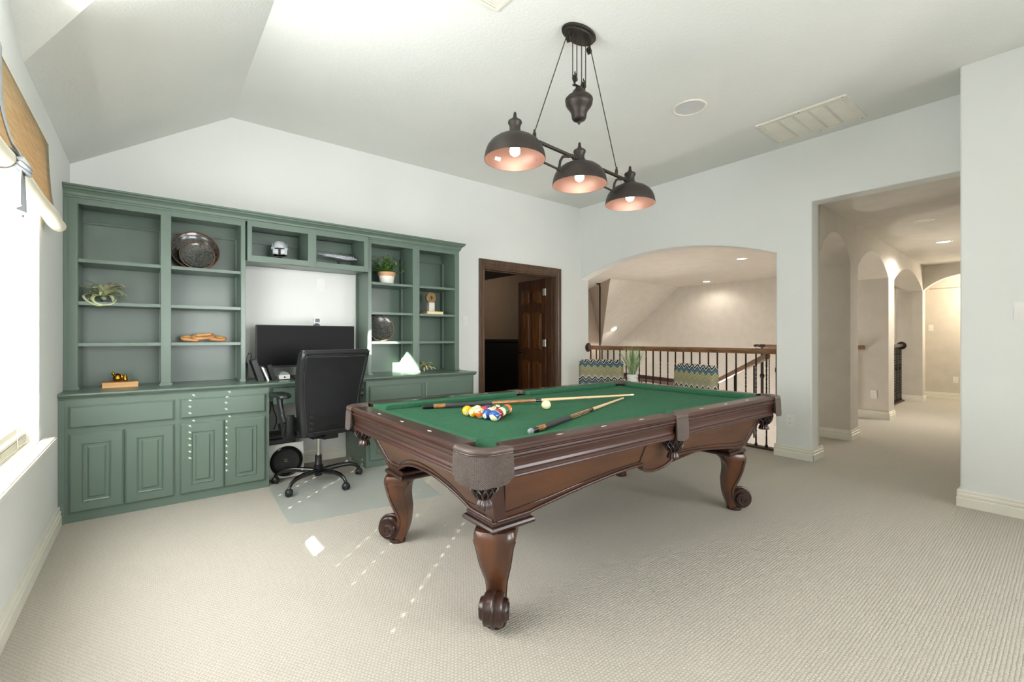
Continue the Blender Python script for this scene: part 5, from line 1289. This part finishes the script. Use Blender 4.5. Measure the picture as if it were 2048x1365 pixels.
# second railing on the landing, seen at the right end of the arch and through the hall arches
t = thing('landing_railing', 'farther black iron railing with knuckled balusters just left of the arch pillar', 'railing', (8.39, 2.75, 0))
mb = MB(); mb.loft([[(8.39+x, y, HZ+z) for x, z in hr_prof()] for y in (1.99, 3.42)]); mb.build('handrail', handrail_wood, t, smooth=50, world=True)
mb = MB(); mb.tube([(8.39, 3.40, HZ+.005), (8.39, 3.47, HZ+.01), (8.33, 3.53, HZ+.01), (8.25, 3.50, HZ+.01), (8.24, 3.42, HZ+.01), (8.30, 3.38, HZ+.01)], .036, 10, flat=(1, .75)); mb.build('volute', dark_wood, t, smooth=60, world=True)
MB().box(8.35, 8.43, 2.12, 3.5, .0, .022).build('shoe_rail', MATS['shoe_wood'], t, world=True)
yy = 2.10; j = 0
while yy < 3.42:
    baluster(yy, 1 if j % 2 else 2, x=8.39, par=t); yy += .112; j += 1
mb = MB(); mb.box(8.372, 8.408, 3.43, 3.466, 0, HZ-.02); mb.lathe([(0, .50), (.03, .505), (.038, .54), (.03, .575), (0, .58)], 12, c=(8.39, 3.448, 0)); mb.build('newel', iron_m, t, world=True)
# sloping stair handrail beyond
t = thing('stair_handrail', 'brown sloping stair handrail climbing to the right behind the arch railing', 'handrail', (6.6, 3.2, .5))
A1 = Vector((8.0, 4.62, .10)); A2 = Vector((6.05, 2.42, .98))
mb = MB(); mb.tube([A1, A2], .045, 8, flat=(.7, 1)); mb.build('rail', handrail_wood, t, smooth=30, world=True)
for k in range(5):
    p = A1.lerp(A2, .08+.2*k); MB().box(p.x-.008, p.x+.008, p.y-.008, p.y+.008, p.z-1.0, p.z-.03).build('baluster', iron_m, t, world=True)
t = thing('stair_handrail', 'dark level stair rail glimpsed low between the patterned chairs', 'handrail', (8.5, 6.0, .25))
mb = MB(); mb.tube([(8.2, 7.6, .42), (8.2, 4.6, .30)], .07, 8, flat=(.6, 1)); mb.build('rail', mat('mahogany_rail', '3A231A', .4), t, world=True)
for k in range(4): MB().box(8.19, 8.21, 7.4-k*.8, 7.42-k*.8, -.8, .36).build('baluster', iron_m, t, world=True)
t = thing('chandelier_rod', 'thin black rod and canopy of a chandelier hanging in the stairwell', 'chandelier', (8.75, 7.42, hZ+.03))
mb = MB(); mb.lathe([(0, -.03), (.03, -.028), (.10, -.005), (.11, 0), (0, 0)], 20); mb.build('canopy', iron_m, t, smooth=40)
MB().cyl((0, 0, -.02), (0, 0, -2.6), .018, 10).build('rod', iron_m, t)
MB().lathe([(0, -2.6), (.25, -2.62), (.30, -2.7), (.25, -2.8), (0, -2.85)], 20).build('bowl', iron_m, t, smooth=40)
# hall railings between the piers (same small rotation as the hall wall)
for k, (a, b_, lab) in ((2, (3, 2, 'dense black iron railing with end rosette in the third hall arch')),):
    x0, x1 = piers[b_][1], piers[a][0]; off = .30
    t = thing('hall_railing', lab, 'railing', (5.3, 1.62, 0), HA)
    mb = MB(); mb.loft([[(x, off+q_, HZ+z) for q_, z in hr_prof()] for x in (x0+.001, x1-.001)]); mb.build('handrail', handrail_wood if k < 2 else mat('grey_handrail', '6A5E54', .3), t, smooth=50)
    for xx, sg in (((x1, -1),) if k == 2 else ()):
        mb = MB(); mb.lathe([(0, 0), (.070, 0), (.074, .006), (.06, .018), (.0, .022)], 28, M=Matrix.Translation((xx+.0005*sg, off, HZ)) @ Matrix.Rotation(sg*PI/2, 4, 'Y')); mb.build('rosette', iron_m, t, smooth=40)
    MB().box(x0+.001, x1-.001, off-.045, off+.045, 0.0005, .022).build('shoe_rail', MATS['shoe_wood'], t)
    n_ = int((x1-x0)/.105)
    for j in range(n_):
        xx = x0+(x1-x0)*(j+.5)/n_; baluster(off, 1 if j % 3 else 2, x=xx, par=t, world=False)

# ------------------------------------------------------------------ patterned chairs, side table and grass
def slipper(name, label, loc, rz):
    """faces local -y"""
    t = thing(name, label, 'chair', loc, rz, 'chevron chairs by the arch railing')
    mb = MB(); rings = []
    for z, k_ in ((.40, 0), (.42, 1), (.60, 1.2), (.80, 1.6), (.875, 1.8), (.897, 1.9), (.905, 2)):
        wd = .60-(.0 if z < .87 else (z-.87)*1.2); th_ = .13-(0 if z < .85 else (z-.85)*1.2)
        rings.append([(x, .25+.05*(z-.4)+y, z) for x, y in rrect(wd, th_, .035, 4)])
    mb.loft(rings); mb.build('backrest', chev_m, t, smooth=50)
    mb = MB(); rings = []
    for z, ins in ((.26, .01), (.28, 0), (.40, 0), (.44, .012), (.452, .04)): rings.append([(x, -.04+y, z) for x, y in rrect(.60-2*ins, .56-2*ins, .05, 4)])
    mb.loft(rings); mb.build('seat', chev_m, t, smooth=50)
    for sx in (-1, 1):
        for sy in (-1, 1):
            mb = MB(); x, y = sx*.25, sy*.24; mb.loft([[(x+a*r_, y+c*r_, z) for a, c in ((-1, -1), (1, -1), (1, 1), (-1, 1))] for z, r_ in ((0, .014), (.26, .024))]); mb.build('leg', dark_wood, t)
    mb = MB(); 
    for s in (-1, 1): mb.tube([(s*.296, .25+.05*(z-.4)-.058, z) for z in (.46, .6, .75, .86, .885)], .004, 6)
    mb.build('piping', chev_m, t, smooth=60)
    return t
n1 = Vector((-.90, -.44)); r1 = math.atan2(n1.y, n1.x)+PI/2
c1 = slipper('chevron_chair', 'left chevron patterned chair behind the far pool table corner', (4.62, 3.98, 0), r1)
n2 = Vector((-.93, .36)); r2 = math.atan2(n2.y, n2.x)+PI/2
dup(c1, (4.55, 2.78, 0), r2, 'right chevron patterned chair, turned away, under the arch railing')
t = thing('side_table', 'small dark round side table between the two chevron chairs', 'side table', (4.64, 3.42, 0))
mb = MB(); mb.lathe([(0, .585), (.20, .585), (.21, .590), (.21, .603), (.20, .608), (0, .608)], 36); mb.build('top', dark_wood, t, smooth=30)
mb = MB(); mb.lathe([(0, .03), (.025, .03), (.020, .30), (.03, .58), (0, .585)], 16); mb.build('pedestal', dark_wood, t, smooth=40)
mb = MB(); mb.lathe([(0, 0), (.15, 0), (.15, .012), (.05, .03), (0, .032)], 28); mb.build('base', dark_wood, t, smooth=30)
t = thing('potted_grass', 'tall green ornamental grass in a ribbed white pot on the side table', 'potted plant', (4.64, 3.42, .6085))
mb = MB(); pr_ = [(0, 0), (.060, 0)]+[(.063+.004*math.sin(k*1.6)+.003*(k/10), .008+.013*k) for k in range(11)]+[(.062, .146), (.052, .135), (0, .12)]
mb.lathe(pr_, 32); mb.build('pot', mat('ribbed_white', 'DAD8D2', .5), t, smooth=40)
rnd = random.Random(11); g1 = MB(); g2 = MB()
for i in range(130):
    a = rnd.uniform(0, 2*PI); tilt_ = rnd.uniform(.02, .50); L = rnd.uniform(.26, .40)
    d = Vector((math.cos(a)*math.sin(tilt_), math.sin(a)*math.sin(tilt_), math.cos(tilt_)))
    p = Vector((rnd.uniform(-.03, .03), rnd.uniform(-.03, .03), .125)); pts = [p+d*L*k/5+Vector((math.cos(a), math.sin(a), 0))*.04*(k/5)**2*tilt_ for k in range(6)]
    (g1 if i % 3 else g2).tube(pts, [.0026, .0026, .0024, .002, .0014, .0004], 4)
g1.build('blades', mat('grass_blade', '7FA06A', .6, col2='5F8450', vscale=10), t); g2.build('blades', mat('grass_blade_pale', 'B4BF92', .6), t)
